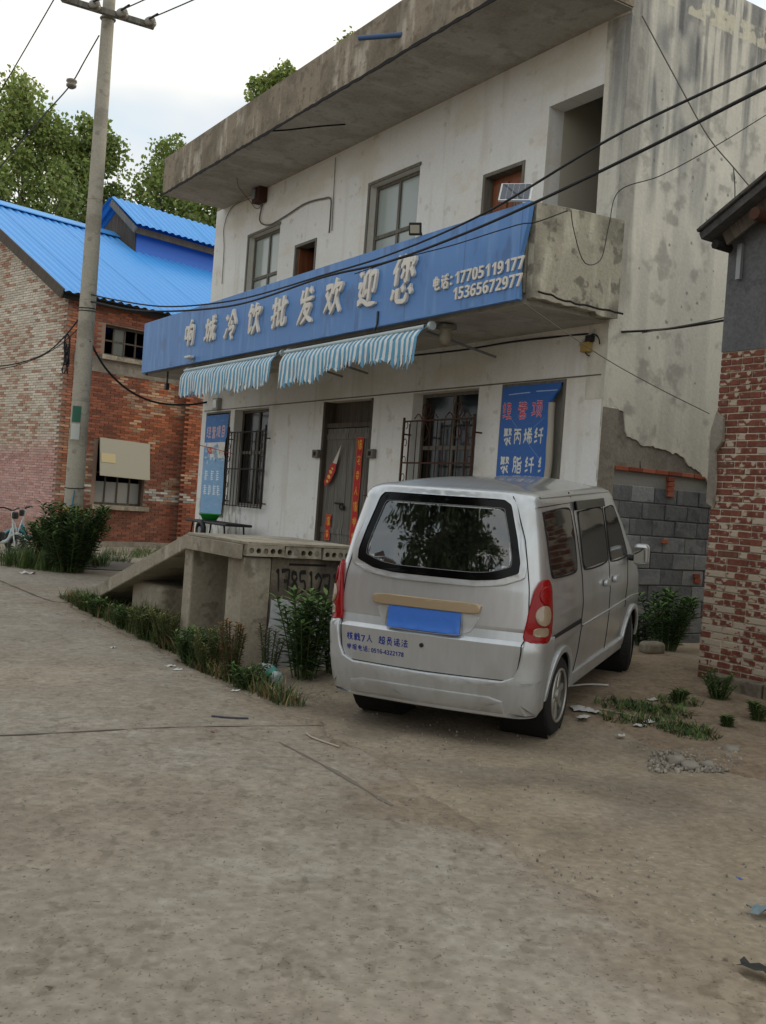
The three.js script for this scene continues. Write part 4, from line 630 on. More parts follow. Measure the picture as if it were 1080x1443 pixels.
  add(vent, 'rear_panel', boxR(vx + 0.1, vx + vl, 8.4, 9.85, -WID - vz, -WID - vz + 0.06), blueDark);
  add(vent, 'louver_end', muv(extr(shapeOf([[0.02, 8.5], [2 * (WID / 2 + vz) - 0.02, 8.5], [2 * (WID / 2 + vz) - 0.02, 9.7], [WID / 2 + vz, 10.5], [0.02, 9.7]]), 0.06).rotateY(Math.PI / 2).translate(vx + 0.05, 0, vz)), M.darkWood);
  const vs = Math.atan2(1.05, 1.5), vlen = 1.95, vg = sheet(vlen, 1.0);
  for (let k = 0; k < 10; k++) for (const s of [0, 1]) { const m = add(vent, 'vent_sheet', vg, blue); m.position.set(vx - 0.2 + k * 0.975 + (s ? 1 : 0), 9.84 + (k % 2) * 0.006, s ? -WID + 4.3 : -4.3); m.rotation.set(vs * 0.98, s ? Math.PI : 0, 0, 'YXZ'); }
  add(vent, 'vent_fascia', boxR(vx - 0.15, vx + vl + 0.1, 9.6, 9.8, -4.5, -4.44), M.darkWood);
  add(vent, 'vent_verge', muv(box(0.05, 0.2, 1.9).translate(0, -0.14, -0.95).rotateX(vs).translate(vx - 0.16, 9.8, -4.34)), M.frameWood);
}
// ================================================================== UTILITY POLE
const POLE = atZ(100, 765, 19.5); POLE.y = 0;
{
  const t = thing('utility_pole', 'tall tapered concrete power pole with crossarm and insulators', 'utility pole', WORLD, [POLE.x, 0, POLE.z]); t.rotation.z = 0.0;
  const con = mapped(stainedConcrete(701, [166, 160, 146], [132, 126, 114], [188, 182, 168], [3, 2]), 0.92, { bumpMap: grain, bumpScale: 0.008 });
  const H = 11.6, rAt = (y) => mix(0.185, 0.108, y / H);
  add(t, 'shaft', muv(cyl(rAt(H), rAt(-0.3), H + 0.3, 28).translate(0, H / 2 - 0.15, 0)), con);
  for (const y of [3.2, 5.1, 7.0]) add(t, 'form_seam', new THREE.TorusGeometry(rAt(y) + 0.001, 0.006, 5, 24).rotateX(Math.PI / 2).translate(0, y, 0), con);
  const band = (y0, y1, m) => add(t, 'warning_band', cyl(rAt(y1) + 0.006, rAt(y0) + 0.006, y1 - y0, 24).translate(0, (y0 + y1) / 2, 0), m);
  band(0.72, 1.0, std(new THREE.Color('#1a1a1a'), 0.7)); const yb = add(t, 'warning_band', cyl(rAt(1.2) + 0.006, rAt(1.0) + 0.006, 0.16, 24).translate(0, 1.081, 0), std(new THREE.Color('#b88a1e'), 0.7));
  for (let k = 0; k < 12; k++) if (k % 2) add(yb, 'drip_mark', box(0.03, 0.1, 0.006, 0, 1.06, rAt(1) + 0.008).rotateY(k * 0.52), std(new THREE.Color('#1a1a1a'), 0.7));
  add(t, 'notice_plate', new THREE.CylinderGeometry(rAt(2.7) + 0.01, rAt(2.7) + 0.01, 0.3, 12, 1, true, -0.6, 1.0).translate(0, 2.93, 0), std(new THREE.Color('#1f5c48'), 0.6), 'small green enamel plate');
  add(t, 'notice_paper', new THREE.CylinderGeometry(rAt(2.4) + 0.01, rAt(2.4) + 0.01, 0.3, 12, 1, true, -0.62, 1.0).translate(0, 2.6, 0), std(new THREE.Color('#b9bdb6'), 0.8));
  add(t, 'wire_tie', merge([1.55, 4.9, 4.95].map((y) => new THREE.TorusGeometry(rAt(y) + 0.008, 0.008, 5, 20).rotateX(Math.PI / 2 + 0.1).translate(0, y, 0))), M.wire);
  add(t, 'conduit', tube([[0.06, 1.5, 0.2], [0.03, 1.1, 0.21], [0.0, 0.3, 0.2]], 0.014), std(new THREE.Color('#4f7f94'), 0.6));
  const A = atZ(92, 4, 19.05).sub(POLE), B = atZ(220, 43, 19.75).sub(POLE), dir = B.clone().sub(A), arm = add(t, 'crossarm', muv(new THREE.BoxGeometry(dir.length(), 0.1, 0.1)), M.frameWood); arm.position.copy(A.clone().add(B).multiplyScalar(0.5)); arm.position.z += 0.16; arm.rotation.set(0, Math.atan2(-dir.z, dir.x), Math.atan2(dir.y, Math.hypot(dir.x, dir.z)), 'YXZ');
  add(t, 'arm_strap', new THREE.TorusGeometry(rAt(10.4) + 0.015, 0.02, 6, 20).rotateX(Math.PI / 2).translate(0, 10.42, 0), M.galv);
  const ins = std(new THREE.Color('#7b7468'), 0.35), prof = [[0.0, -0.08], [0.05, -0.08], [0.1, -0.05], [0.105, -0.02], [0.07, 0.0], [0.11, 0.03], [0.105, 0.06], [0.05, 0.08], [0, 0.08]].map((p) => new THREE.Vector2(...p));
  for (const f of [0.04, 0.36, 0.66, 0.97]) { const p = A.clone().lerp(B, f); p.z += 0.24; p.y += 0.02; const q = add(t, 'insulator', new THREE.LatheGeometry(prof, 20), ins); q.position.copy(p); q.rotation.set(Math.PI / 2 - 0.5, 0.4, 0.5, 'YXZ'); }

  // overhead lines from the insulators, passing over the camera to the right
  const far = [[-1.2, 11.6, 6], [1.0, 11.8, 6], [2.2, 11.9, 6], [3.4, 12.0, 6]];
  [0.04, 0.36, 0.66, 0.97].forEach((f, k) => { const p = A.clone().lerp(B, f).add(POLE); p.z += 0.34; p.y += 0.05; const e = [atZ(118, -60, 17), atZ(225, -40, 17.5), atZ(262, -42, 17.2), atZ(330, -40, 17)][k]; const d = e.clone().sub(p); add(t, 'clevis', bar(p.clone().sub(POLE).toArray(), p.clone().sub(POLE).addScaledVector(d.clone().normalize(), 0.34).toArray(), 0.022), M.black); tag(add(scene, 'power_line', sag(p, p.clone().add(d.multiplyScalar(6)), 0.3, 0.012), M.wire), ['outer left power line tied to the crossarm end', 'power line tied to insulator next to pole shaft on its left', 'power line tied to insulator just right of pole shaft', 'power line tied to right end of crossarm'][k], 'wire', 'power lines from the crossarm'); });
  const gy = [atZ(140, 50, 19.4), atZ(120, 85, 19.2), atZ(101, 118, 19.0), atZ(60, 165, 18.6), atZ(-120, 380, 17)];
  const gw = thing('guy_wire', 'stay wire with round insulator hanging down from the pole', 'wire', WORLD); add(gw, 'cable', tube(gy, 0.013, 40, 5), M.wire); const ball = add(gw, 'insulator', new THREE.LatheGeometry(prof.map((p) => new THREE.Vector2(p.x * 0.9, p.y * 1.1)), 18), ins); ball.position.copy(gy[2]);
  tag(add(scene, 'power_line', tube([atZ(-40, 195, 20), atZ(0, 130, 19.5), atZ(40, 62, 19), atZ(100, -42, 18)], 0.011, 30, 5), M.wire), 'single thin line crossing the sky left of the pole', 'wire');
}
// ================================================================== LOOSE CABLES
{
  const cable = (name, label, pts, r, mat = M.wire) => tag(add(scene, name, tube(pts.map(([u, v, z]) => atZ(u, v, z)), r, pts.length * 8, 6), mat), label, 'wire');
  cable('service_cable', 'upper black cable crossing the sign from the pole towards the right', [[128, 415, 19.4], [160, 422, 18.9], [235, 432, 17.6], [320, 425, 16.6], [465, 385, 13.6], [540, 362, 12.6], [680, 302, 10.6], [870, 190, 8.7], [1080, 88, 7.2], [1300, -30, 6]], 0.013);
  cable('service_cable', 'lower black cable crossing the sign and the end wall', [[128, 425, 19.4], [200, 438, 18.2], [320, 432, 16.5], [465, 388, 13.5], [540, 371, 12.5], [640, 335, 11.1], [755, 285, 9.8], [920, 205, 8.4], [1080, 123, 7.2], [1300, 20, 6]], 0.016);
  cable('service_cable', 'thin cable drooping over the phone numbers to the balcony end', [[500, 386, 13.3], [560, 366, 12.7], [640, 345, 12.0], [700, 326, 11.5], [738, 315, 11.2], [752, 314, 11.1], [800, 297, 11.3]], 0.007);
  cable('service_cable', 'thin wire looping from the balcony end up across the end wall', [[805, 297, 11.4], [808, 320, 11.35], [824, 370, 11.4], [845, 368, 11.6], [858, 320, 11.9], [872, 270, 12.1], [930, 248, 12.3], [1010, 205, 12.6], [1080, 162, 12.9]], 0.006);
  cable('service_cable', 'black cable stapled along the wall under the balcony', [[560, 503, 15.3], [600, 499, 14.9], [660, 492, 14.2], [720, 482, 13.6], [790, 474, 12.9], [850, 469, 12.35], [925, 465, 12.3], [1000, 455, 11.6], [1080, 440, 11]], 0.014);
  cable('service_cable', 'pale grey wire running beside the black cable to the right', [[905, 469, 12.4], [1000, 452, 11.6], [1080, 433, 11]], 0.008, M.wireGrey);
  cable('cord', 'slack pale cord from the sign corner across the end wall', [[736, 426, 11.3], [800, 470, 11.6], [856, 507, 11.9], [930, 548, 12.4], [1000, 583, 12.7]], 0.006, M.wireGrey);
  cable('cord', 'thin dark wire hanging straight down the end wall plaster', [[896, 470, 12.6], [897, 540, 12.6], [900, 620, 12.6], [903, 665, 12.6]], 0.007);
  cable('wall_wire', 'two wires tied diagonally across top of end wall', [[905, 22, 12.1], [955, 115, 12.35], [1000, 195, 12.55], [1034, 236, 12.7], [1068, 276, 12.9]], 0.008, M.wireGrey);
  cable('wall_wire', 'short dark wire dropping behind shed roof', [[1034, 236, 12.65], [1036, 270, 12.65], [1033, 320, 12.65]], 0.006);
  cable('service_cable', 'thick black cable looping from pole to shop corner', [[126, 480, 19.4], [150, 520, 20], [185, 552, 20.8], [225, 568, 21.6], [270, 570, 22.2], [296, 566, 22.2]], 0.022);
  cable('service_cable', 'sagging cable from pole towards the left gable wall', [[118, 440, 19.4], [95, 470, 20], [60, 500, 21], [0, 516, 22], [-60, 510, 23]], 0.014);
  cable('service_cable', 'second slack cable left of the pole', [[118, 455, 19.4], [90, 482, 20], [50, 506, 21], [0, 520, 21.8], [-60, 520, 23]], 0.009);
  const coil = []; for (let k = 0; k < 60; k++) coil.push([POLE.x - 0.3 + 0.05 * Math.sin(k * 0.7), 4.05 + 0.26 * Math.sin(k * 0.62) - 0.12 * Math.sin(k * 0.2), POLE.z + 0.1 + 0.03 * Math.cos(k)]);
  tag(add(scene, 'cable_coil', tube(coil, 0.012, 160, 5), M.wire), 'bundle of coiled black cable hung on the pole', 'cable');
  const hw = (name, label, pts, r, mat = M.wireGrey) => tag(add(scene, name, tube(pts.map(([u, v, z]) => { const q = onFront(u, v, z); return toWorld(HOUSE, q.x, q.y, q.z); }), r, pts.length * 8, 5), mat), label, 'wire');
  hw('wall_cable', 'grey conduit drooping from camera box to upper window then along wall', [[370, 287, 0.03], [366, 310, 0.03], [378, 317, 0.03], [400, 306, 0.03], [430, 287, 0.03], [455, 280, 0.03], [466, 280, 0.03], [466, 300, 0.03], [464, 328, 0.03]], 0.014);
  hw('wall_cable', 'thin wire running down the left edge of upper wall', [[365, 275, 0.02], [325, 295, 0.02], [316, 320, 0.02], [316, 350, 0.02], [313, 400, 0.02]], 0.008);
  hw('wall_cable', 'thin wire from soffit to camera box', [[334, 250, 0.8], [336, 262, 0.6], [350, 280, 0.1], [362, 294, 0.03], [372, 285, 0.05]], 0.008);
  hw('wall_cable', 'straight thin wire down upper wall between windows', [[473, 222, 0.02], [471, 260, 0.02], [468, 325, 0.02]], 0.007);
  hw('wall_cable', 'thin red line from hall to lower grille', [[280, 627, 0.4], [300, 632, 0.2], [330, 640, 0.12]], 0.008, M.red);
}
// ================================================================== small fittings on the shop
{
  const q = (u, v, z) => { const p = onFront(u, v, z); return [p.x, p.y, p.z]; };
  let t = thing('solar_panel', 'small white framed solar panel on top edge of blue sign', 'solar panel', HOUSE, [-0.22, 5.08, 1.36]);
  const pn = new THREE.Group(); const fr = add(t, 'frame', rbox(0.36, 0.03, 0.3, 0.006), std(new THREE.Color('#cfd3d4'), 0.4, { metalness: 0.3 })); fr.position.set(0.06, 0.17, 0.06); fr.rotation.set(0.95, 0.75, 0.0, 'YXZ');
  const cell = new THREE.MeshPhysicalMaterial({ color: 0x0d1730, roughness: 0.15, clearcoat: 1 }); for (let k = 0; k < 5; k++) add(fr, 'cell', box(0.06, 0.006, 0.26, -0.13 + k * 0.065, 0.017, 0), cell); add(t, 'post', bar([0, 0, 0], [0.05, 0.16, 0.04], 0.014), M.galv);
  t = thing('flood_light', 'small black square floodlight on top edge of blue sign', 'lamp', HOUSE, [-2.02, 5.07, 1.4]);
  const hd = add(t, 'housing', rbox(0.16, 0.16, 0.05, 0.012, 0, 0, 0), M.black); hd.position.set(0, 0.1, 0.1); hd.rotation.set(0.3, 0.75, 0, 'YXZ'); add(hd, 'lens', box(0.12, 0.1, 0.006, 0, 0.0, 0.027), std(new THREE.Color('#a8a494'), 0.2)); add(t, 'bracket', tube([[0, -0.02, 0], [0.02, 0.06, 0.02], [0.02, 0.1, 0.07]], 0.014), M.black);
  t = thing('camera_box', 'rusty square box under roof slab above upper left window', 'box', HOUSE, q(372, 276, 0.004)); add(t, 'case', rbox(0.34, 0.32, 0.18, 0.02, 0, 0, 0.09), M.rustIron); add(t, 'cover', rbox(0.16, 0.2, 0.05, 0.02, -0.05, 0.0, 0.2), M.galv);
  t = thing('security_camera', 'small white bullet camera under roof slab by end wall', 'camera', HOUSE, q(862, 18, 0.004)); add(t, 'mount', rbox(0.1, 0.08, 0.12, 0.02, 0, 0, 0.06), std(new THREE.Color('#b0a898'), 0.6)); const cb = add(t, 'body', cyl(0.045, 0.045, 0.24, 14).rotateZ(Math.PI / 2).translate(-0.12, -0.03, 0.16), std(new THREE.Color('#a8a296'), 0.5)); add(cb, 'lens', cyl(0.05, 0.05, 0.05, 14).rotateZ(Math.PI / 2).translate(-0.25, -0.03, 0.16), M.black);
  t = thing('junction_box', 'tangled yellow and black junction box under balcony corner', 'box', HOUSE, q(830, 490, 0.004)); add(t, 'case', rbox(0.14, 0.12, 0.08, 0.01, 0, 0, 0.04), std(new THREE.Color('#a48a4a'), 0.7)); add(t, 'switch', rbox(0.1, 0.08, 0.07, 0.01, 0.05, 0.1, 0.04), M.black); add(t, 'loop', new THREE.TorusGeometry(0.13, 0.008, 5, 20, 4.5).translate(0.08, 0.02, 0.03), M.wire); add(t, 'conduit', tube([[-0.12, 0.04, 0.05], [0, 0.12, 0.04], [0.12, 0.2, 0.04]], 0.014), M.curtain);
  t = thing('porch_lamp', 'dusty globe lamp fixed under balcony beside awning end', 'lamp', HOUSE, [-1.72, 3.98, 1.12]); add(t, 'base', rbox(0.2, 0.06, 0.2, 0.015, 0, -0.03, 0), M.frameWood); add(t, 'shade', new THREE.LatheGeometry([[0, -0.26], [0.05, -0.26], [0.09, -0.18], [0.07, -0.08], [0.1, -0.05]].map((p) => new THREE.Vector2(...p)), 12), std(new THREE.Color('#8a8270'), 0.8));
  t = thing('wall_lamp', 'small square lamp above faded poster', 'lamp', HOUSE, q(309, 570, 0.004)); add(t, 'body', rbox(0.26, 0.26, 0.1, 0.02, 0, 0, 0.05), std(new THREE.Color('#9a9a94'), 0.5)); add(t, 'glass', box(0.18, 0.18, 0.01, 0, 0, 0.105), std(new THREE.Color('#c6c8c4'), 0.2));
  t = thing('sign_bracket', 'black hook fixed through lower edge of blue sign', 'bracket', HOUSE, [-2.85, 4.03, 1.45]); add(t, 'plate', box(0.03, 0.16, 0.02, 0, 0.12, 0.0), M.black); add(t, 'hook', tube([[0, 0.04, 0], [0, -0.03, 0.02], [-0.06, -0.06, 0.0]], 0.012), M.black);
  t = thing('sign_spotlight', 'tiny white spotlight on lower left of blue sign', 'lamp', HOUSE, [-9.3, 4.13, 1.45]); add(t, 'head', rbox(0.26, 0.05, 0.1, 0.015, 0, 0.0, 0.06), std(new THREE.Color('#c9ccca'), 0.5)); add(t, 'stem', bar([0.1, -0.02, 0], [0.1, -0.1, 0.02], 0.012), M.galv);
  t = thing('drain_spout', 'blue plastic drain pipe stub sticking out of roof slab', 'pipe', HOUSE, [-2.9, 7.98, 1.36]); add(t, 'pipe', new THREE.LatheGeometry([[0.03, 0], [0.034, 0], [0.034, 0.62], [0.028, 0.62], [0.028, 0.05]].map((p) => new THREE.Vector2(...p)), 12).rotateX(Math.PI / 2 - 0.0).rotateY(-0.9), std(new THREE.Color('#3e5a82'), 0.6));
  t = thing('tag_sign_hook', 'pair of black hooks under left end of sign', 'bracket', HOUSE, [-10.9, 4.0, 1.3]); add(t, 'rod', bar([0, 0, 0], [0, -0.3, 0], 0.02), M.black); add(t, 'clamp', rbox(0.1, 0.14, 0.08, 0.02, 0, -0.3, 0), M.black);
  // folding table with odds and ends on the porch
  t = thing('side_table', 'low black table pushed against wall under poster', 'table', HOUSE, [-9.75, 0.7, 0.5]); add(t, 'top', rbox(2.0, 0.05, 0.55, 0.02, 0, 0.36, 0), M.black); for (const x of [-0.85, 0.85]) for (const z of [-0.2, 0.2]) add(t, 'leg', bar([x, 0, z], [x * 0.9, 0.34, z], 0.018), M.iron);
  t = thing('basin', 'bright green plastic basin on low black table', 'basin', HOUSE, [-10.15, 1.085, 0.5]); add(t, 'bowl', new THREE.LatheGeometry([[0.0, 0.01], [0.14, 0.01], [0.2, 0.12], [0.22, 0.12], [0.22, 0.13], [0.19, 0.13], [0.13, 0.02], [0, 0.02]].map((p) => new THREE.Vector2(...p)), 24), std(new THREE.Color('#2aa03c'), 0.5)); add(t, 'rim', new THREE.TorusGeometry(0.215, 0.012, 6, 24).rotateX(Math.PI / 2).translate(0, 0.13, 0), std(new THREE.Color('#2aa03c'), 0.5));
  t = thing('old_tyre', 'black scooter tyre standing under low table', 'tyre', HOUSE, [-9.9, 0.7, 0.78]); add(t, 'tread', new THREE.TorusGeometry(0.15, 0.05, 8, 24).translate(0, 0.2, 0), M.black); add(t, 'hub', cyl(0.07, 0.07, 0.06, 16).rotateX(Math.PI / 2).translate(0, 0.2, 0), M.galv);
  t = thing('metal_sheet', 'dark steel sheet lying tilted on the concrete beyond the ramp', 'sheet', WORLD, onGround(140, 802).toArray()); const ms = add(t, 'plate', muv(new RoundedBoxGeometry(1.7, 0.02, 1.6, 1, 0.006).translate(0.35, 0.05, -0.3)), std(new THREE.Color('#5c554d'), 0.75, { bumpMap: grain, bumpScale: 0.006 })); ms.rotation.set(0.03, 0.35, -0.03); add(t, 'prop', rbox(0.5, 0.08, 0.06, 0.01, -0.2, 0.03, 0.35), M.dark);
}

// ================================================================== THE VAN (local: x right, y up, -z forward; f = distance from the tail)
{
  const t = thing('minivan', 'silver minivan seen from behind with blank blue number plate', 'van', WORLD, vanO.toArray()); t.rotation.set(VPIT, -VYAW, 0, 'YXZ');
  const flakeN = dtex(256, 256, (u, v) => [120 + 30 * vn(u * 256, v * 256, 801, 256)], { data: 1, size: [0.2, 0.2] });
  const dust = dtex(1024, 512, (u, v) => { const a = fbm(u * 8, v * 8, 5, 803, 8), b = fbm(u * 60, v * 14, 4, 805, 60, 14); const c = mix3([190, 193, 195], [182, 183, 182], sst(0.4, 0.7, a)); const k = (b - 0.5) * 14; return [c[0] + k, c[1] + k, c[2] + k]; }, { size: [2, 2] });
  const silver = new THREE.MeshPhysicalMaterial({ map: dust, metalness: 0.6, roughness: 0.3, clearcoat: 0.8, clearcoatRoughness: 0.06 });
  const dustySilver = silver.clone(); dustySilver.roughness = 0.42; dustySilver.clearcoat = 0.5; dustySilver.clearcoatRoughness = 0.3;
  const gapM = std(new THREE.Color('#1a1918'), 0.8), frit = new THREE.MeshPhysicalMaterial({ color: 0x060607, roughness: 0.1, specularIntensity: 0.4 }), rubber = std(new THREE.Color('#1c1b1a'), 0.85, { bumpMap: grain, bumpScale: 0.003 });
  const zr = table([[0.28, 0.05], [0.36, 0.02], [0.5, 0.0], [0.775, 0.0], [0.8, 0.028], [0.86, 0.045], [0.88, 0.042], [1.15, 0.075], [1.45, 0.145], [1.76, 0.235], [1.9, 0.28]]);
  const wy = table([[0.28, 0.765], [0.4, 0.785], [0.55, 0.8], [0.74, 0.812], [0.78, 0.808], [0.95, 0.812], [1.15, 0.797], [1.3, 0.772], [1.5, 0.738], [1.73, 0.69], [1.9, 0.62]]);
  const zf = table([[0.28, 3.9], [0.45, 3.99], [0.8, 4.0], [0.98, 3.93], [1.08, 3.8], [1.73, 3.06], [1.9, 2.9]]);
  const RC = 0.13, A1 = 0.67, AC = RC * Math.PI / 2, A2 = A1 + AC, CR = 0.045;
  const c1 = (w) => CR * ((w - RC) / w) ** 2;
  function half(y, inset = 0) {
    const w = wy(y) - inset, z0 = zr(y) + inset, zz = z0 + c1(w), e = zf(y) - inset, rf = 0.3, P = [];
    for (let i = 0; i <= 22; i++) { const x = (w - RC) * i / 22; P.push([x, z0 + CR * (x / w) ** 2]); }
    for (let i = 1; i <= 8; i++) { const a = i / 8 * Math.PI / 2; P.push([w - RC + RC * Math.sin(a), zz + RC * (1 - Math.cos(a))]); }
    for (let i = 1; i <= 90; i++) P.push([w, mix(zz + RC, e - rf, i / 90)]);
    for (let i = 1; i <= 8; i++) { const a = i / 8 * Math.PI / 2; P.push([w - rf + rf * Math.cos(a), e - rf + rf * Math.sin(a)]); }
    for (let i = 1; i <= 6; i++) P.push([(w - rf) * (1 - i / 6), e]);
    return P;
  }
  const rearWin = [[-0.57, 1.775], [0.53, 1.775], [0.585, 1.74], [0.62, 1.5], [0.64, 1.34], [0.62, 1.26], [0.47, 1.205], [0.3, 1.185], [-0.3, 1.185], [-0.47, 1.205], [-0.62, 1.26], [-0.64, 1.34], [-0.62, 1.5], [-0.595, 1.74]].map(([x, y]) => [clamp(x, -0.635, 0.635), y]);
  const inPoly = (p, x, y) => { let k = false; for (let i = 0, j = p.length - 1; i < p.length; j = i++) if ((p[i][1] > y) !== (p[j][1] > y) && x < (p[j][0] - p[i][0]) * (y - p[i][1]) / (p[j][1] - p[i][1]) + p[i][0]) k = !k; return k; };
  const glassWin = rearWin.map(([x, y]) => [x * 0.87, 1.475 + (y - 1.475) * 0.78]);
  // ---- shell
  {
    const ys = [0.28]; for (let y = 0.32; y < 1.72; y += 0.03) ys.push(y); ys.push(0.775, 0.8, 0.86, 0.88, 1.73); ys.sort((a, b) => a - b);
    const rings = ys.map((y) => half(y).map(([x, z]) => [x, y, z]));
    for (let i = 1; i <= 8; i++) { const a = i / 8 * Math.PI / 2; rings.push(half(1.73, 0.15 * (1 - Math.cos(a))).map(([x, z]) => [x, 1.73 + 0.11 * Math.sin(a), z])); }
    const top = rings[rings.length - 1]; for (let i = 1; i <= 8; i++) { const f = i / 8; rings.push(top.map(([x, y, z]) => [x * (1 - f), 1.84 + 0.07 * (1 - (1 - f) ** 2), mix(z, 1.7, f * 0.5)])); }
    const n = rings[0].length, P = [], I = [], U = [];
    const row = (r, s) => r.map(([x, y, z]) => { P.push(s * x, y, -z); U.push(Math.abs(x) > 0.6 && z > 0.3 ? z : x, y); });
    for (const s of [1, -1]) {
      const base = P.length / 3; rings.forEach((r) => row(r, s));
      for (let j = 0; j < rings.length - 1; j++) for (let i = 0; i < n - 1; i++) {
        const q = [rings[j][i], rings[j][i + 1], rings[j + 1][i], rings[j + 1][i + 1]], cx = q.reduce((a, b) => a + b[0], 0) / 4 * s, cy = q.reduce((a, b) => a + b[1], 0) / 4, cz = q.reduce((a, b) => a + b[2], 0) / 4;
        if (i < 24 && inPoly(glassWin, cx, cy)) continue;
        if (i > 22 && (Math.hypot(cz - 0.77, cy - 0.31) < 0.345 || Math.hypot(cz - 3.47, cy - 0.31) < 0.345)) continue;
        const a = base + j * n + i, b = a + 1, c = a + n, d = c + 1; s > 0 ? I.push(a, c, b, b, c, d) : I.push(a, b, c, b, d, c);
      }
    }
    const g = new THREE.BufferGeometry(); g.setAttribute('position', new THREE.Float32BufferAttribute(P, 3)); g.setAttribute('uv', new THREE.Float32BufferAttribute(U, 2)); g.setIndex(I);
    g.computeVertexNormals(); add(t, 'body', g, silver);
  }
  // ---- mapping of flat outlines onto the shell: 'rear' a = way along the plan from the tail's middle, 'side' f along the flank
  const rearP = (a, y) => { const s = Math.sign(a) || 1, b = Math.abs(a), w = wy(y), z0 = zr(y), zz = z0 + c1(w); if (b <= A1) { const x = b / A1 * (w - RC); return [s * x, y, z0 + CR * (x / w) ** 2]; } if (b <= A2) { const q = (b - A1) / RC; return [s * (w - RC + RC * Math.sin(q)), y, zz + RC * (1 - Math.cos(q))]; } return [s * w, y, zz + RC + b - A2]; };
  const sideP = (sg) => (f, y) => [sg * wy(y), y, f];
  const roofless = (fn) => (a, y, d) => { const e = 0.004, p = V(...fn(a, y)), du = V(...fn(a + e, y)).sub(V(...fn(a - e, y))), dv = V(...fn(a, y + e)).sub(V(...fn(a, y - e))); let n = du.cross(dv).normalize(); const out = V(p.x, 0, p.z - 2); if (n.dot(out) < 0) n.negate(); p.addScaledVector(n, d); return V(p.x, p.y, -p.z); };
  const tess = new TessellateModifier(0.05, 6);
  function patch(parent, name, pts, fn, d0, depth, mat, o = {}) {
    const sh = Array.isArray(pts) ? shapeOf(pts) : pts; let g = extr(sh, depth, o.bevel ?? Math.min(0.004, depth / 2), o.seg ?? 1, 10);
    g = tess.modify(g); const p = g.attributes.position, m = roofless(fn), uv = new Float32Array(p.count * 2), bb = o.uvBox;
    for (let i = 0; i < p.count; i++) { const x = p.getX(i), y = p.getY(i), q = m(x, y, d0 + p.getZ(i)); uv[i * 2] = bb ? (x - bb[0]) / (bb[2] - bb[0]) : x; uv[i * 2 + 1] = bb ? (y - bb[1]) / (bb[3] - bb[1]) : y; p.setXYZ(i, q.x, q.y, q.z); }
    g.setAttribute('uv', new THREE.BufferAttribute(uv, 2)); g.deleteAttribute('normal');
    g = mergeVertices(g, 1e-5); g = toCreasedNormals(g, 0.6);
    return add(parent, name, g, mat);
  }
  const line = (parent, name, pts, fn, w, mat, lift = 0.0) => { const m = roofless(fn), c = new THREE.CatmullRomCurve3(pts.map(([a, y]) => V(a, y, 0)), false, 'catmullrom', 0.2), q = c.getPoints(pts.length * 8).map((p) => m(p.x, p.y, lift)); return add(parent, name, new THREE.TubeGeometry(new THREE.CatmullRomCurve3(q), q.length * 2, w, 5), mat); };
  const rnd = (pts, r = 0.35) => { const s = new THREE.Shape(), n = pts.length, at = (i, f) => { const a = pts[(i + n) % n], b = pts[(i + 1 + n) % n]; return [mix(a[0], b[0], f), mix(a[1], b[1], f)]; }; s.moveTo(...at(0, 0.5)); for (let i = 1; i <= n; i++) { s.lineTo(...at(i - 1, 1 - r)); const p = at(i, r), c = pts[i % n]; s.quadraticCurveTo(c[0], c[1], p[0], p[1]); } return s; };
  const rw = (k, dy = 0) => rearWin.map(([x, y]) => [x * (A1 / 0.6) * 0.94 * k, 1.475 + (y - 1.475) * (1 + dy)]);
  // ---- tailgate
  const ring = rnd(rw(1.055, 0.11), 0.18); ring.holes.push(rnd(rw(0.995, -0.015), 0.18));
  patch(t, 'window_rim', ring, rearP, 0.002, 0.012, silver, { bevel: 0.004, seg: 2 });
  const fr = rnd(rw(1, 0), 0.18); fr.holes.push(rnd(rw(0.89, -0.22), 0.2)); const rearW = patch(t, 'rear_window', fr, rearP, 0.002, 0.004, frit);
  const tint = new THREE.MeshPhysicalMaterial({ color: 0xa5abad, roughness: 0.02, transmission: 1, thickness: 0, ior: 2.1 });
  patch(rearW, 'glass', rnd(rw(0.91, -0.18), 0.2), rearP, -0.002, 0.002, tint, { bevel: 0 });
  line(rearW, 'seal', [...rw(0.895, -0.215), rw(0.895, -0.215)[0]], rearP, 0.003, M.galv, 0.006);
  { // grey pleated curtain behind the rear glass
    const g = new THREE.PlaneGeometry(1.2, 0.62, 240, 6), p = g.attributes.position; for (let i = 0; i < p.count; i++) { const x = p.getX(i), y = p.getY(i); p.setXYZ(i, x, 1.48 + y, -(zr(1.48 + y) + 0.1 + 0.02 * Math.sin(x * 80 + 1.5 * Math.sin(x * 9)) + 0.008 * Math.sin(x * 210))); } g.computeVertexNormals(); add(t, 'curtain', g, new THREE.MeshStandardMaterial({ color: 0x9a8e86, roughness: 0.95, side: THREE.DoubleSide }));
  }
  line(t, 'tailgate_seam', [[-0.64, 1.8], [-0.7, 1.5], [-0.715, 1.2], [-0.71, 0.85], [-0.69, 0.78], [-0.68, 0.62], [-0.655, 0.55], [-0.58, 0.522], [0, 0.515], [0.58, 0.522], [0.655, 0.55], [0.68, 0.62], [0.69, 0.78], [0.71, 0.85], [0.715, 1.2], [0.7, 1.5], [0.64, 1.8]], rearP, 0.0045, gapM, 0.0);
  const groove = patch(t, 'plate_recess', rnd([[-0.42, 0.96], [0.38, 0.96], [0.31, 0.81], [-0.35, 0.8]], 0.25), rearP, 0.001, 0.003, dustySilver);
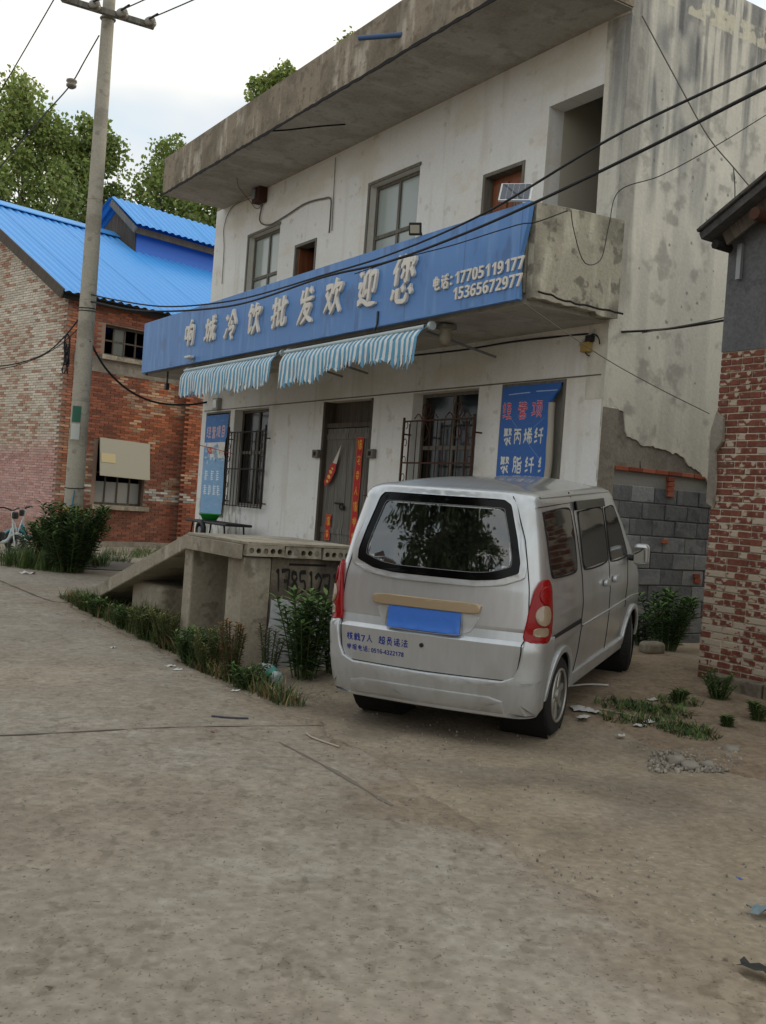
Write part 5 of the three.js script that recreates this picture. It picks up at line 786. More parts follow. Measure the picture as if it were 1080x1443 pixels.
  patch(groove, 'grip_bar', rnd([[-0.44, 1.03], [0.38, 1.03], [0.365, 0.965], [-0.44, 0.965]], 0.2), rearP, 0.002, 0.028, std(new THREE.Color('#b09d80'), 0.35, { metalness: 0.5 }), { bevel: 0.006, seg: 2 });
  const plate = patch(t, 'number_plate', [[-0.31, 0.955], [0.24, 0.955], [0.24, 0.79], [-0.31, 0.79]], rearP, 0.02, 0.004, std(new THREE.Color('#3a70c8'), 0.4), {}); plate.userData.label = 'plain blue number plate';
  line(plate, 'plate_frame', [[-0.31, 0.955], [-0.31, 0.79], [0.24, 0.79], [0.24, 0.955]], rearP, 0.004, M.galv, 0.02);
  add(t, 'lock', cyl(0.016, 0.016, 0.012, 14).rotateX(Math.PI / 2).translate(-0.03, 0.7, 0.002), M.black);
  { // lettering
    const cv = canvas(1024, 320, (g, w, h) => { g.fillStyle = '#000'; g.fillRect(0, 0, w, h); let x = 6; for (const ch of ['核', '载', '7', '人', '', '超', '员', '违', '法']) { if (ch === '7') { g.fillStyle = '#fff'; g.font = 'bold 130px sans-serif'; g.fillText('7', x, 132); x += 86; } else if (!ch) x += 84; else { drawGlyph(g, ch, x, 12, 110, 126, 6.5, '#fff'); x += 122; } } x = 6; for (const ch of ['举', '报', '电', '话']) { drawGlyph(g, ch, x, 178, 84, 92, 6.5, '#fff'); x += 92; } g.fillStyle = '#bbb'; g.font = 'bold 84px sans-serif'; g.fillText(': 0516-4322178', x, 262); });
    const am = ctex(cv, false); patch(t, 'lettering', [[-0.64, 0.565], [-0.13, 0.565], [-0.13, 0.735], [-0.64, 0.735]], rearP, 0.001, 0.001, new THREE.MeshStandardMaterial({ color: 0x1c2f86, roughness: 0.6, alphaMap: am, transparent: true }), { bevel: 0, uvBox: [-0.64, 0.565, -0.13, 0.735] });
  }
  // ---- bumper
  const bp = [[-1.1, 0.79], [-0.715, 0.79], [-0.695, 0.62], [-0.665, 0.545], [-0.58, 0.508], [0, 0.5], [0.58, 0.508], [0.665, 0.545], [0.695, 0.62], [0.715, 0.79], [1.1, 0.79], [1.1, 0.66], [1.04, 0.55], [1.01, 0.42], [1.0, 0.3], [0.86, 0.268], [0.6, 0.265], [0, 0.265], [-0.6, 0.265], [-0.86, 0.268], [-1.0, 0.3], [-1.01, 0.42], [-1.04, 0.55], [-1.1, 0.66]];
  const bumper = patch(t, 'rear_bumper', bp, rearP, 0.0, 0.016, dustySilver, { bevel: 0.012, seg: 3 });
  patch(bumper, 'lower_lip', [[-0.6, 0.375], [-0.5, 0.4], [0.5, 0.4], [0.6, 0.375], [0.62, 0.3], [-0.62, 0.3]], rearP, 0.026, 0.004, dustySilver, { bevel: 0.006, seg: 2 });
  // ---- lamps
  const redLens = new THREE.MeshPhysicalMaterial({ color: 0x8a0a0e, roughness: 0.16, specularIntensity: 0.7 }), clearLens = new THREE.MeshPhysicalMaterial({ color: 0x94806a, roughness: 0.12, clearcoat: 1 });
  for (const s of [1, -1]) {
    const L = (pts) => pts.map(([a, y]) => [s * a, y]), tl = patch(t, 'tail_light', rnd(L([[0.69, 0.79], [0.715, 1.0], [0.75, 1.15], [0.8, 1.215], [0.86, 1.225], [0.92, 1.18], [0.955, 1.0], [0.965, 0.8]]), 0.3), rearP, 0.0, 0.024, redLens, { bevel: 0.008, seg: 3 });
    const disc = (a, y, r) => { const q = new THREE.Shape(); q.absellipse(s * a, y, r, r * 1.15, 0, Math.PI * 2); return q; };
    patch(tl, 'lens', disc(0.81, 0.985, 0.056), rearP, 0.026, 0.012, clearLens, { bevel: 0.006, seg: 2 }); patch(tl, 'lens', rnd(L([[0.75, 0.9], [0.86, 0.9], [0.86, 0.84], [0.745, 0.84]])), rearP, 0.026, 0.008, clearLens); patch(tl, 'lens', disc(0.83, 1.12, 0.05), rearP, 0.026, 0.01, redLens, { bevel: 0.005 });
  }
  // ---- flanks
  const darkGlass = new THREE.MeshPhysicalMaterial({ color: 0x0c0d0d, roughness: 0.05 });
  for (const s of [1, -1]) {
    const F = sideP(s), win = (n, p, k = 0.1) => { const w = patch(t, n, rnd(p, k), F, 0.001, 0.005, darkGlass); const q = [...p, p[0]]; line(w, 'seal', q, F, 0.007, gapM, 0.002); return w; };
    win('quarter_window', [[0.38, 1.69], [1.14, 1.69], [1.14, 1.22], [0.46, 1.22], [0.4, 1.3]]);
    win('door_window', [[1.38, 1.66], [2.24, 1.66], [2.24, 1.21], [1.38, 1.21]]);
    win('door_window', [[2.36, 1.66], [2.74, 1.66], [3.1, 1.2], [2.36, 1.2]]);
    line(t, 'door_seam', [[1.27, 1.82], [1.26, 1.6], [1.3, 1.2], [1.32, 0.9], [1.28, 0.6], [1.22, 0.42], [1.18, 0.37]], F, 0.006, gapM);
    line(t, 'door_seam', [[2.3, 1.7], [2.3, 1.2], [2.34, 0.8], [2.34, 0.4]], F, 0.005, gapM); line(t, 'door_seam', [[3.12, 1.2], [3.1, 0.9], [3.05, 0.7]], F, 0.005, gapM);
    line(t, 'door_seam', [[0.3, 1.73], [0.8, 1.735], [1.26, 1.74]], F, 0.004, gapM);
    patch(t, 'slide_rail', [[0.44, 0.8], [1.3, 0.82], [1.3, 0.785], [0.47, 0.775]], F, 0.002, 0.004, gapM);
    patch(t, 'weather_shield', [[1.3, 1.74], [2.3, 1.74], [2.3, 1.68], [1.3, 1.68]], F, 0.004, 0.02, frit);
    patch(t, 'sill', [[1.14, 0.4], [3.1, 0.4], [3.1, 0.3], [1.14, 0.3]], F, 0.0, 0.012, dustySilver, { bevel: 0.008, seg: 2 });
    line(t, 'crease', [[1.34, 0.755], [2.4, 0.765], [3.3, 0.775], [3.7, 0.76]], F, 0.009, silver, 0.001);
    for (const f of [2.14, 2.5]) patch(t, 'door_handle', rnd([[f - 0.09, 1.05], [f + 0.09, 1.05], [f + 0.09, 1.0], [f - 0.09, 1.0]]), F, 0.012, 0.018, silver, { bevel: 0.006, seg: 2 });
    for (const f of [0.77, 3.47]) { // arches and dark wells
      const arc = []; for (let k = 0; k <= 20; k++) { const a = Math.PI * (0.02 + 0.96 * k / 20); arc.push([f + 0.365 * Math.cos(a), 0.31 + 0.365 * Math.sin(a)]); } for (let k = 20; k >= 0; k--) { const a = Math.PI * (0.02 + 0.96 * k / 20); arc.push([f + 0.325 * Math.cos(a), 0.31 + 0.325 * Math.sin(a)]); }
      patch(t, 'wheel_arch', arc.map(([a, y]) => [a, Math.max(0.285, y)]), F, 0.0, 0.012, dustySilver, { bevel: 0.006, seg: 2 });
      add(t, 'wheel_well', merge([new THREE.CylinderGeometry(0.35, 0.35, 0.36, 24, 1, true).rotateZ(Math.PI / 2).translate(s * 0.6, 0.31, -f), new THREE.CircleGeometry(0.35, 24).rotateY(s * Math.PI / 2).translate(s * 0.42, 0.31, -f)]), new THREE.MeshStandardMaterial({ color: 0x0d0c0b, roughness: 0.95, side: THREE.DoubleSide }));
      const w = add(t, 'wheel', (() => { const p = [[0.2, -0.08], [0.27, -0.085], [0.297, -0.06], [0.3, 0], [0.297, 0.06], [0.27, 0.085], [0.2, 0.08]].map((q) => new THREE.Vector2(...q)); const tr = [new THREE.LatheGeometry(p, 40)]; for (let k = 0; k < 40; k++) for (const o of [-0.03, 0.03]) tr.push(new THREE.BoxGeometry(0.012, 0.045, 0.03).translate(0.299, o, 0).rotateY(k * Math.PI / 20)); return merge(tr); })(), rubber);
      w.position.set(s * 0.715, 0.3, -f); w.rotation.set(0, f > 2 ? 0.24 : 0, -s * Math.PI / 2, 'YXZ');
      const alloy = std(new THREE.Color('#a7a49d'), 0.4, { metalness: 0.6 }), rim = add(w, 'rim', new THREE.LatheGeometry([[0.205, 0.05], [0.205, 0.085], [0.19, 0.08], [0.175, 0.03], [0.06, 0.02], [0.0, 0.02]].map((q) => new THREE.Vector2(...q)), 32), std(new THREE.Color('#4e4c48'), 0.6, { metalness: 0.5 }));
      for (let k = 0; k < 7; k++) add(rim, 'spoke', new RoundedBoxGeometry(0.14, 0.03, 0.05, 1, 0.01).translate(0.115, 0.055, 0).rotateY(k * Math.PI * 2 / 7), alloy);
      add(rim, 'hub_cap', cyl(0.045, 0.05, 0.03, 16).translate(0, 0.07, 0), alloy);
      add(rim, 'rim_lip', new THREE.TorusGeometry(0.196, 0.011, 8, 36).rotateX(Math.PI / 2).translate(0, 0.082, 0), alloy);
    }
  }
  const m1 = add(t, 'mirror', rbox(0.15, 0.21, 0.1, 0.045, 0.91, 1.2, -3.2), silver); add(m1, 'mirror_glass', rbox(0.115, 0.16, 0.01, 0.004, 0.905, 1.195, -3.146), new THREE.MeshStandardMaterial({ color: 0xb8bcbc, roughness: 0.04, metalness: 1 })); add(m1, 'stalk', bar([0.74, 1.17, -3.16], [0.86, 1.16, -3.2], 0.03), M.black);
  const m2 = add(t, 'mirror', rbox(0.15, 0.21, 0.1, 0.045, -0.91, 1.2, -3.2), silver); add(m2, 'stalk', bar([-0.74, 1.17, -3.16], [-0.86, 1.16, -3.2], 0.03), M.black);
  for (const s of [1, -1]) add(t, 'roof_gutter', tube([[s * 0.66, 1.79, -0.42], [s * 0.662, 1.8, -1.6], [s * 0.655, 1.8, -2.7]], 0.012, 20, 6), silver);
  add(t, 'windscreen', (() => { const g = new THREE.PlaneGeometry(1.15, 0.9); return g; })(), darkGlass).position.set(0, 1.42, -3.45); t.children[t.children.length - 1].rotation.set(-0.85, Math.PI, 0, 'YXZ');
  add(t, 'underbody', merge([rbox(1.3, 0.12, 3.3, 0.03, 0, 0.27, -1.95), rbox(0.85, 0.1, 0.3, 0.03, 0, 0.25, -0.32)]), M.dark);
  add(t, 'axle', cyl(0.04, 0.04, 1.3, 10).rotateZ(Math.PI / 2).translate(0, 0.3, -0.77), M.dark);
  add(t, 'exhaust', muv(cyl(0.03, 0.03, 0.5, 12).rotateX(Math.PI / 2).translate(-0.1, 0.24, -0.4)), std(new THREE.Color('#6b4f38'), 0.8, { metalness: 0.4 }));
  add(t, 'cabin_floor', boxR(-0.7, 0.7, 0.5, 0.54, -3.4, -0.25), std(new THREE.Color('#6b6862'), 0.9)); for (const f of [0.95, 1.75, 2.6]) { const se = add(t, 'seat', rbox(1.2, 0.16, 0.45, 0.05, 0, 0.8, -f - 0.2), std(new THREE.Color('#77716a'), 0.9)); add(se, 'seat_back', rbox(1.2, 0.62, 0.13, 0.05, 0, 1.14, -f + 0.08), std(new THREE.Color('#77716a'), 0.9)); }
}
// ================================================================== PLANTS
const leafMat = new THREE.MeshPhysicalMaterial({ vertexColors: true, roughness: 0.75, side: THREE.DoubleSide, transmission: 0.4, thickness: 0 });
const weedMat = new THREE.MeshStandardMaterial({ vertexColors: true, roughness: 0.8, side: THREE.DoubleSide });
class Leaves {
  constructor() { this.P = []; this.C = []; this.I = []; }
  leaf(p, dir, up, l, w, c, fold = 0.15) { // a kite-shaped leaf of two faces folded at the midrib
    const s = dir.clone().cross(up).normalize(), n = s.clone().cross(dir).normalize(), b = this.P.length / 3, mid = p.clone().addScaledVector(dir, l * 0.45);
    const a = mid.clone().addScaledVector(s, w).addScaledVector(n, w * fold), e = mid.clone().addScaledVector(s, -w).addScaledVector(n, w * fold), tip = p.clone().addScaledVector(dir, l).addScaledVector(n, -l * 0.12);
    for (const q of [p, a, tip, e]) { this.P.push(q.x, q.y, q.z); this.C.push(...c); } this.I.push(b, b + 1, b + 2, b, b + 2, b + 3);
  }
  blade(p, dir, bend, l, w, c) { const s = V(-dir.z, 0, dir.x + 0.001).normalize(), b = this.P.length / 3, pts = [0, 0.35, 0.7, 1].map((f) => p.clone().addScaledVector(V(0, 1, 0), l * f * (1 - 0.35 * bend * f)).addScaledVector(dir, l * bend * f * f)); pts.forEach((q, i) => { const ww = w * [1, 0.9, 0.6, 0.08][i]; for (const k of [-1, 1]) { this.P.push(q.x + s.x * ww * k, q.y, q.z + s.z * ww * k); this.C.push(...c); } if (i) { const o = b + i * 2; this.I.push(o - 2, o - 1, o, o - 1, o + 1, o); } }); }
  geo() { const g = new THREE.BufferGeometry(); g.setAttribute('position', new THREE.Float32BufferAttribute(this.P, 3)); g.setAttribute('color', new THREE.Float32BufferAttribute(this.C, 3)); g.setIndex(this.I); g.computeVertexNormals(); return g; }
}
const vary = (c, g, k = 0.35) => { const f = 1 - k + 2 * k * g(), h = 0.9 + 0.25 * g(); return [c[0] * f * h, c[1] * f, c[2] * f]; };
const rdir = (g) => { const a = g() * 6.283, y = g() * 2 - 1, r = Math.sqrt(1 - y * y); return V(r * Math.cos(a), y, r * Math.sin(a)); };
function tree(name, label, at, H, Rx, base, seed, n, col, group) {
  const g = rngOf(seed), t = thing(name, label, 'tree', WORLD, at, 0, group), trunk = [], bark = mapped(woodTex(901, [92, 84, 72], [126, 116, 100]), 0.95), L = new Leaves();
  trunk.push(new THREE.CylinderGeometry(0.05, 0.24, H * 0.94, 9).translate(0, H * 0.47, 0));
  const tips = [];
  for (let k = 0; k < 46; k++) { const f = base + (0.97 - base) * (k / 46), y = H * f, r = Rx * Math.sin(Math.PI * Math.pow(clamp((f - base) / (1.02 - base)), 0.62)) * (0.55 + 0.6 * g()) + 0.25, a = g() * 6.283, up = r * (0.45 + 0.8 * g()); const e = V(r * Math.cos(a), Math.min(y + up, H), r * Math.sin(a)); trunk.push(tube([[0, y, 0], [e.x * 0.45, y + up * 0.3, e.z * 0.45], e], 0.035, 6, 4)); tips.push([e, 0.55 + 0.4 * g()], [V(e.x * 0.62, mix(y, e.y, 0.5), e.z * 0.62), 0.5 + 0.35 * g()], [V(e.x * 0.9 + gauss(g) * 0.4, e.y + 0.5 * g(), e.z * 0.9 + gauss(g) * 0.4), 0.3 + 0.3 * g()]); }
  add(t, 'trunk', merge(trunk), bark);
  for (let i = 0; i < n * 1.35; i++) { const [c, r] = tips[Math.floor(g() * tips.length)], d = rdir(g).multiplyScalar(r * Math.cbrt(g()) * (Rx / 2.6)); d.y *= 1.25; const p = c.clone().add(d), dir = rdir(g); dir.y -= 0.5; dir.normalize(); L.leaf(p, dir, rdir(g), 0.15 + 0.1 * g(), 0.065 + 0.035 * g(), vary(col, g)); }
  add(t, 'crown', L.geo(), leafMat); return t;
}
{
  const green = [0.24, 0.31, 0.06], gr = 'poplars behind the brick hall', P = (u, z) => { const p = atZ(u, 700, z); return [p.x, 0, p.z]; };
  tree('poplar_tree', 'tall broad poplar rising behind blue roof, tallest at left', P(2, 46), 18.6, 3.2, 0.22, 31, 17000, green, gr);
  tree('poplar_tree', 'tall poplar with narrow top just left of the pole', P(96, 47), 17.9, 2.5, 0.22, 37, 15000, green, gr);
  tree('poplar_tree', 'lower round topped poplar seen right of the pole', P(215, 49), 17.9, 3.1, 0.2, 41, 13000, green, gr);
  tree('poplar_tree', 'low poplar beside roof slab corner behind ridge vent', P(285, 51), 16.0, 2.9, 0.2, 43, 12000, green, gr);
  tree('poplar_tree', 'poplar whose top shows above the shop roof edge', P(352, 50), 22.6, 2.2, 0.3, 47, 10000, green, gr);
  tree('poplar_tree', 'poplar tip peeping over the shop roof edge', P(455, 50), 24.0, 2.0, 0.4, 53, 8000, green, gr);
  // what the van's rear glass mirrors: trees and a low brick house across the road
  tree('street_tree', 'broad tree across the road behind the viewpoint', [-8.2, 0, 0.6], 8.8, 2.0, 0.25, 59, 9000, [0.07, 0.11, 0.03]);
  tree('street_tree', 'second tree across the road beside low house', [-11, 0, 5.5], 8.2, 2.2, 0.25, 61, 7000, [0.07, 0.11, 0.03]);
  const h = thing('roadside_house', 'low brick house with tiled roof across the road', 'house', WORLD, [-13, 0, 3], Math.PI / 2), bm = std(new THREE.Color('#8d6a52'), 0.95, { bumpMap: grain, bumpScale: 0.02 });
  add(h, 'wall', boxR(-14, 14, -0.2, 4.2, -6, 0), bm); add(h, 'roof', muv(extr(shapeOf([[-6.5, 4.201], [0.5, 4.201], [-3, 6.4]]), 29).rotateY(-Math.PI / 2).translate(14.5, 0, 0)), std(new THREE.Color('#6a5548'), 0.9));
  for (const x of [-9, -4, 1, 6, 11]) { const w = add(h, 'window', boxR(x, x + 1.4, 1, 2.4, 0.002, 0.06), M.frameWood); add(w, 'pane', boxR(x + 0.1, x + 1.3, 1.1, 2.3, 0.062, 0.075), std(new THREE.Color('#59605e'), 0.1)); }
}
// weeds and grass
{
  const W = (s, n) => { const p = toWorld(HOUSE, -s, 0, n); p.y = groundY(p.x, p.z); return p; };
  const gGreen = [0.075, 0.13, 0.028], gDark = [0.035, 0.075, 0.02], straw = [0.24, 0.18, 0.085];
  const grass = (name, label, spots, hgt, seed, dry = 0.3) => { const L = new Leaves(), g = rngOf(seed); for (const [p, r, n, h] of spots) for (let i = 0; i < n; i++) { const a = g() * 6.283, rr2 = Math.sqrt(g()) * r, x = p.x + rr2 * Math.cos(a), z = p.z + rr2 * Math.sin(a), d = V(Math.cos(a * 3.1), 0, Math.sin(a * 3.1)); L.blade(V(x, groundY(x, z) - 0.01 + (p.lift ?? 0), z), d, 0.25 + 0.6 * g(), (h ?? hgt) * (0.35 + 0.8 * g()), 0.004 + 0.004 * g(), g() < dry ? vary(straw, g) : vary(g() < 0.4 ? gDark : gGreen, g)); } return tag(add(scene, name, L.geo(), weedMat), label, 'grass', null, 'stuff'); };
  const sp = []; const g0 = rngOf(5);
  for (let s = 0.55; s < 5.6; s += 0.1) sp.push([W(s, 4.52 + 0.06 * g0() - 0.1), 0.17, 95, 0.16 + 0.24 * (0.5 + 0.5 * Math.sin(s * 3.1)) * sst(5.8, 3.5, s) + 0.05]);
  for (let s = -1.5; s < 0.5; s += 0.1) sp.push([W(s, 4.72), 0.13, 60, 0.14 + 0.1 * g0()]);
  grass('roadside_grass', 'mixed green and straw coloured grass along foot of dock and ramp', sp, 0.3, 71, 0.33);
  grass('yard_grass', 'low patches of grass in the dirt beside the van', [[870, 1000], [895, 1003], [920, 1008], [945, 1012], [955, 1000], [930, 1022], [965, 1030], [978, 1035], [880, 1015]].map(([u, v]) => [onGround(u, v, 0.06), 0.2, 320, 0.09]), 0.1, 73, 0.12);
  grass('bush_grass', 'tall light green grass around the bush by the pole', [[40, 800, 0.5, 500], [65, 803, 0.5, 500], [85, 806, 0.4, 420], [120, 800, 0.45, 500], [150, 792, 0.5, 420], [195, 785, 0.8, 420], [225, 782, 0.6, 300], [30, 795, 0.4, 300]].map(([u, v, r, n]) => [onGround(u, v), r, n, u < 130 ? 0.5 : 0.28]), 0.4, 79, 0.1);
  const plant = (name, label, p, stems, h, spread, leafL, seed, col, group) => {
    const g = rngOf(seed), t = thing(name, label, 'plant', WORLD, [p.x, groundY(p.x, p.z), p.z], 0, group), st = [], L = new Leaves();
    for (let k = 0; k < stems; k++) { const a = g() * 6.283, r = spread * Math.sqrt(g()), hh = h * (0.55 + 0.5 * g()), b = V(r * 0.35 * Math.cos(a), 0, r * 0.35 * Math.sin(a)), e = V(r * Math.cos(a), hh, r * Math.sin(a)), m = b.clone().lerp(e, 0.5).add(V(0, hh * 0.08, 0)); st.push(tube([b, m, e], 0.006, 6, 4)); const nl = Math.round(hh / leafL * 7); for (let i = 0; i < nl; i++) { const f = 0.12 + 0.88 * (i / nl), q = b.clone().lerp(e, f).add(V(0, hh * 0.16 * f * (1 - f) * 2, 0)), aa = i * 2.4 + g(), d = V(Math.cos(aa), 0.25 + 0.5 * f - 0.3 * g(), Math.sin(aa)).normalize(); L.leaf(q, d, V(0, 1, 0), leafL * (0.6 + 0.6 * g()), leafL * 0.17, vary(f > 0.85 ? [col[0] * 1.5, col[1] * 1.4, col[2] * 1.2] : col, g)); } }
    add(t, 'stems', merge(st), std(new THREE.Color('#4a5a2c'), 0.8)); add(t, 'foliage', L.geo(), weedMat); return t;
  };
  const road = [[265, 925, 'broad leafed weed before dock post', 0.34, [0.06, 0.115, 0.03]], [285, 932, 'bushy weed in roadside grass under dock', 0.38, [0.045, 0.1, 0.028]], [235, 905, 'straw coloured seeding weed in roadside grass', 0.42, [0.15, 0.16, 0.06]], [205, 893, 'pale seeding weed under the ramp pier', 0.36, [0.12, 0.15, 0.05]], [175, 880, 'low leafy weed under the ramp', 0.28, [0.06, 0.12, 0.03]], [140, 866, 'leafy weed near foot of ramp', 0.26, [0.06, 0.12, 0.03]], [120, 858, 'bright green weed at foot of ramp', 0.22, [0.075, 0.14, 0.03]], [350, 965, 'small round leafed weed beside bottle', 0.2, [0.055, 0.11, 0.03]], [295, 940, 'dry seeding weed against dock post', 0.42, [0.14, 0.14, 0.05]]];
  road.forEach(([u, v, lab, h, c], i) => plant('roadside_weed', lab, onGround(u, v), 22, h, 0.2, h > 0.4 ? 0.05 : 0.08, 151 + i, c, 'weeds along the road edge'));
  plant('tall_weed', 'tall leafy green weed between dock wall and van', onGround(428, 958), 26, 0.8, 0.3, 0.13, 83, [0.06, 0.12, 0.03]);
  plant('tall_weed', 'leafy weed partly hidden behind the rear of the van', onGround(465, 955), 12, 0.62, 0.22, 0.12, 89, [0.05, 0.1, 0.028]);
  plant('dry_weed', 'reddish brown dry weed at foot of dock post', onGround(328, 955), 16, 0.55, 0.16, 0.06, 97, [0.15, 0.085, 0.04]);
  plant('dry_weed', 'thin grey weed in front of leaning white board', onGround(377, 958), 9, 0.5, 0.16, 0.06, 101, [0.09, 0.085, 0.05]);
  plant('leafy_bush', 'dense dark green bush at foot of the power pole', onGround(98, 808), 95, 1.2, 0.72, 0.16, 103, [0.05, 0.1, 0.026]);
  plant('leafy_bush', 'lighter green bush spreading left of pole base', onGround(62, 797), 60, 0.8, 0.5, 0.13, 107, [0.06, 0.115, 0.028]);
  plant('wall_weed', 'bright leafy weed growing in front of grey block wall', onGround(938, 922, 0.2), 30, 0.66, 0.36, 0.11, 109, [0.05, 0.12, 0.03]);
  plant('wall_weed', 'dark weed hugging the foot of block wall behind front wheel', onGround(905, 915, 0.2), 22, 0.4, 0.3, 0.1, 113, [0.03, 0.07, 0.022]);
  plant('dry_weed', 'brown withered weed at corner of brick shed', onGround(1003, 945, 0.2), 12, 0.5, 0.12, 0.06, 127, [0.12, 0.075, 0.04]);
  for (const [u, v, h, s, lab] of [[1012, 1000, 0.26, 131, 'tallest tuft of weed on brown pad before brick shed'], [1068, 1025, 0.16, 137, 'small weed tuft at edge of brown pad'], [1025, 1030, 0.1, 139, 'flat weed rosette between two tufts on the pad'], [955, 1003, 0.14, 149, 'small upright weed at end of the grass patch']]) plant('weed_tuft', lab, onGround(u, v, 0.05), 26, h, h * 0.6, 0.05, s, [0.055, 0.1, 0.026]);
}
// ================================================================== E-BIKES by the hall
{
  const bike = (label, at, turn, frameC) => {
    const t = thing('electric_bike', label, 'bike', WORLD, at, turn, 'bikes parked by the hall'), fm = std(new THREE.Color(frameC), 0.45), ty = M.black;
    for (const x of [-0.55, 0.55]) { const w = add(t, 'wheel', new THREE.TorusGeometry(0.2, 0.04, 8, 28).translate(x, 0.24, 0), ty); const sp = []; for (let k = 0; k < 5; k++) sp.push(bar([x, 0.24, 0], [x + 0.18 * Math.cos(k * 1.257), 0.24 + 0.18 * Math.sin(k * 1.257), 0], 0.014)); add(w, 'spokes', merge(sp), M.black); add(w, 'hub', cyl(0.05, 0.05, 0.09, 12).rotateX(Math.PI / 2).translate(x, 0.24, 0), M.galv); }
    const fender = (x) => new THREE.TorusGeometry(0.26, 0.03, 6, 20, 2.2).rotateZ(0.5).translate(x, 0.25, 0);
    add(t, 'fender', fender(-0.55), fm); add(t, 'fender', fender(0.55), fm);
    add(t, 'frame', merge([tube([[-0.42, 0.62, 0], [-0.3, 0.36, 0], [0, 0.3, 0], [0.3, 0.34, 0], [0.42, 0.5, 0]], 0.04), tube([[0.3, 0.34, 0], [0.55, 0.24, 0]], 0.025), bar([0.22, 0.34, 0], [0.2, 0.68, 0], 0.022)]), fm);
    add(t, 'fork', merge([bar([-0.55, 0.24, 0.06], [-0.42, 0.72, 0.03], 0.018), bar([-0.55, 0.24, -0.06], [-0.42, 0.72, -0.03], 0.018), bar([-0.43, 0.6, 0], [-0.36, 0.98, 0], 0.024)]), std(new THREE.Color('#c9cbc9'), 0.4, { metalness: 0.4 }));
    add(t, 'handlebar', tube([[-0.26, 1.02, 0.3], [-0.33, 1.03, 0.2], [-0.37, 0.98, 0], [-0.33, 1.03, -0.2], [-0.26, 1.02, -0.3]], 0.016), M.black); add(t, 'headlamp', rbox(0.1, 0.14, 0.12, 0.03, -0.45, 0.88, 0), M.black);
    add(t, 'saddle', rbox(0.32, 0.09, 0.2, 0.04, 0.22, 0.72, 0), M.black); add(t, 'battery', rbox(0.34, 0.2, 0.14, 0.03, 0.0, 0.42, 0), M.black); add(t, 'stripes', merge([0, 1, 2].map((k) => box(0.03, 0.16, 0.15, -0.1 + k * 0.08, 0.42, 0).rotateZ(0))), std(new THREE.Color('#b9bcbc'), 0.5)); add(t, 'carrier', merge([box(0.3, 0.02, 0.16, 0.55, 0.6, 0), bar([0.6, 0.58, 0.06], [0.56, 0.26, 0.06], 0.01), bar([0.6, 0.58, -0.06], [0.56, 0.26, -0.06], 0.01)]), M.black); add(t, 'stand', bar([0.1, 0.3, 0.05], [0.14, 0.0, 0.16], 0.012), M.galv);
    return t;
  };
  const p = onGround(22, 786); bike('white and teal electric bike with black wheels parked by hall gable', [p.x - 0.42, 0, p.z], 2.75, '#bfc8c6');
  const q = onGround(48, 781); bike('electric bike with sky blue mudguards half hidden behind bush', [q.x + 0.0, 0, q.z - 0.4], 0.2, '#3f8fa3');
}
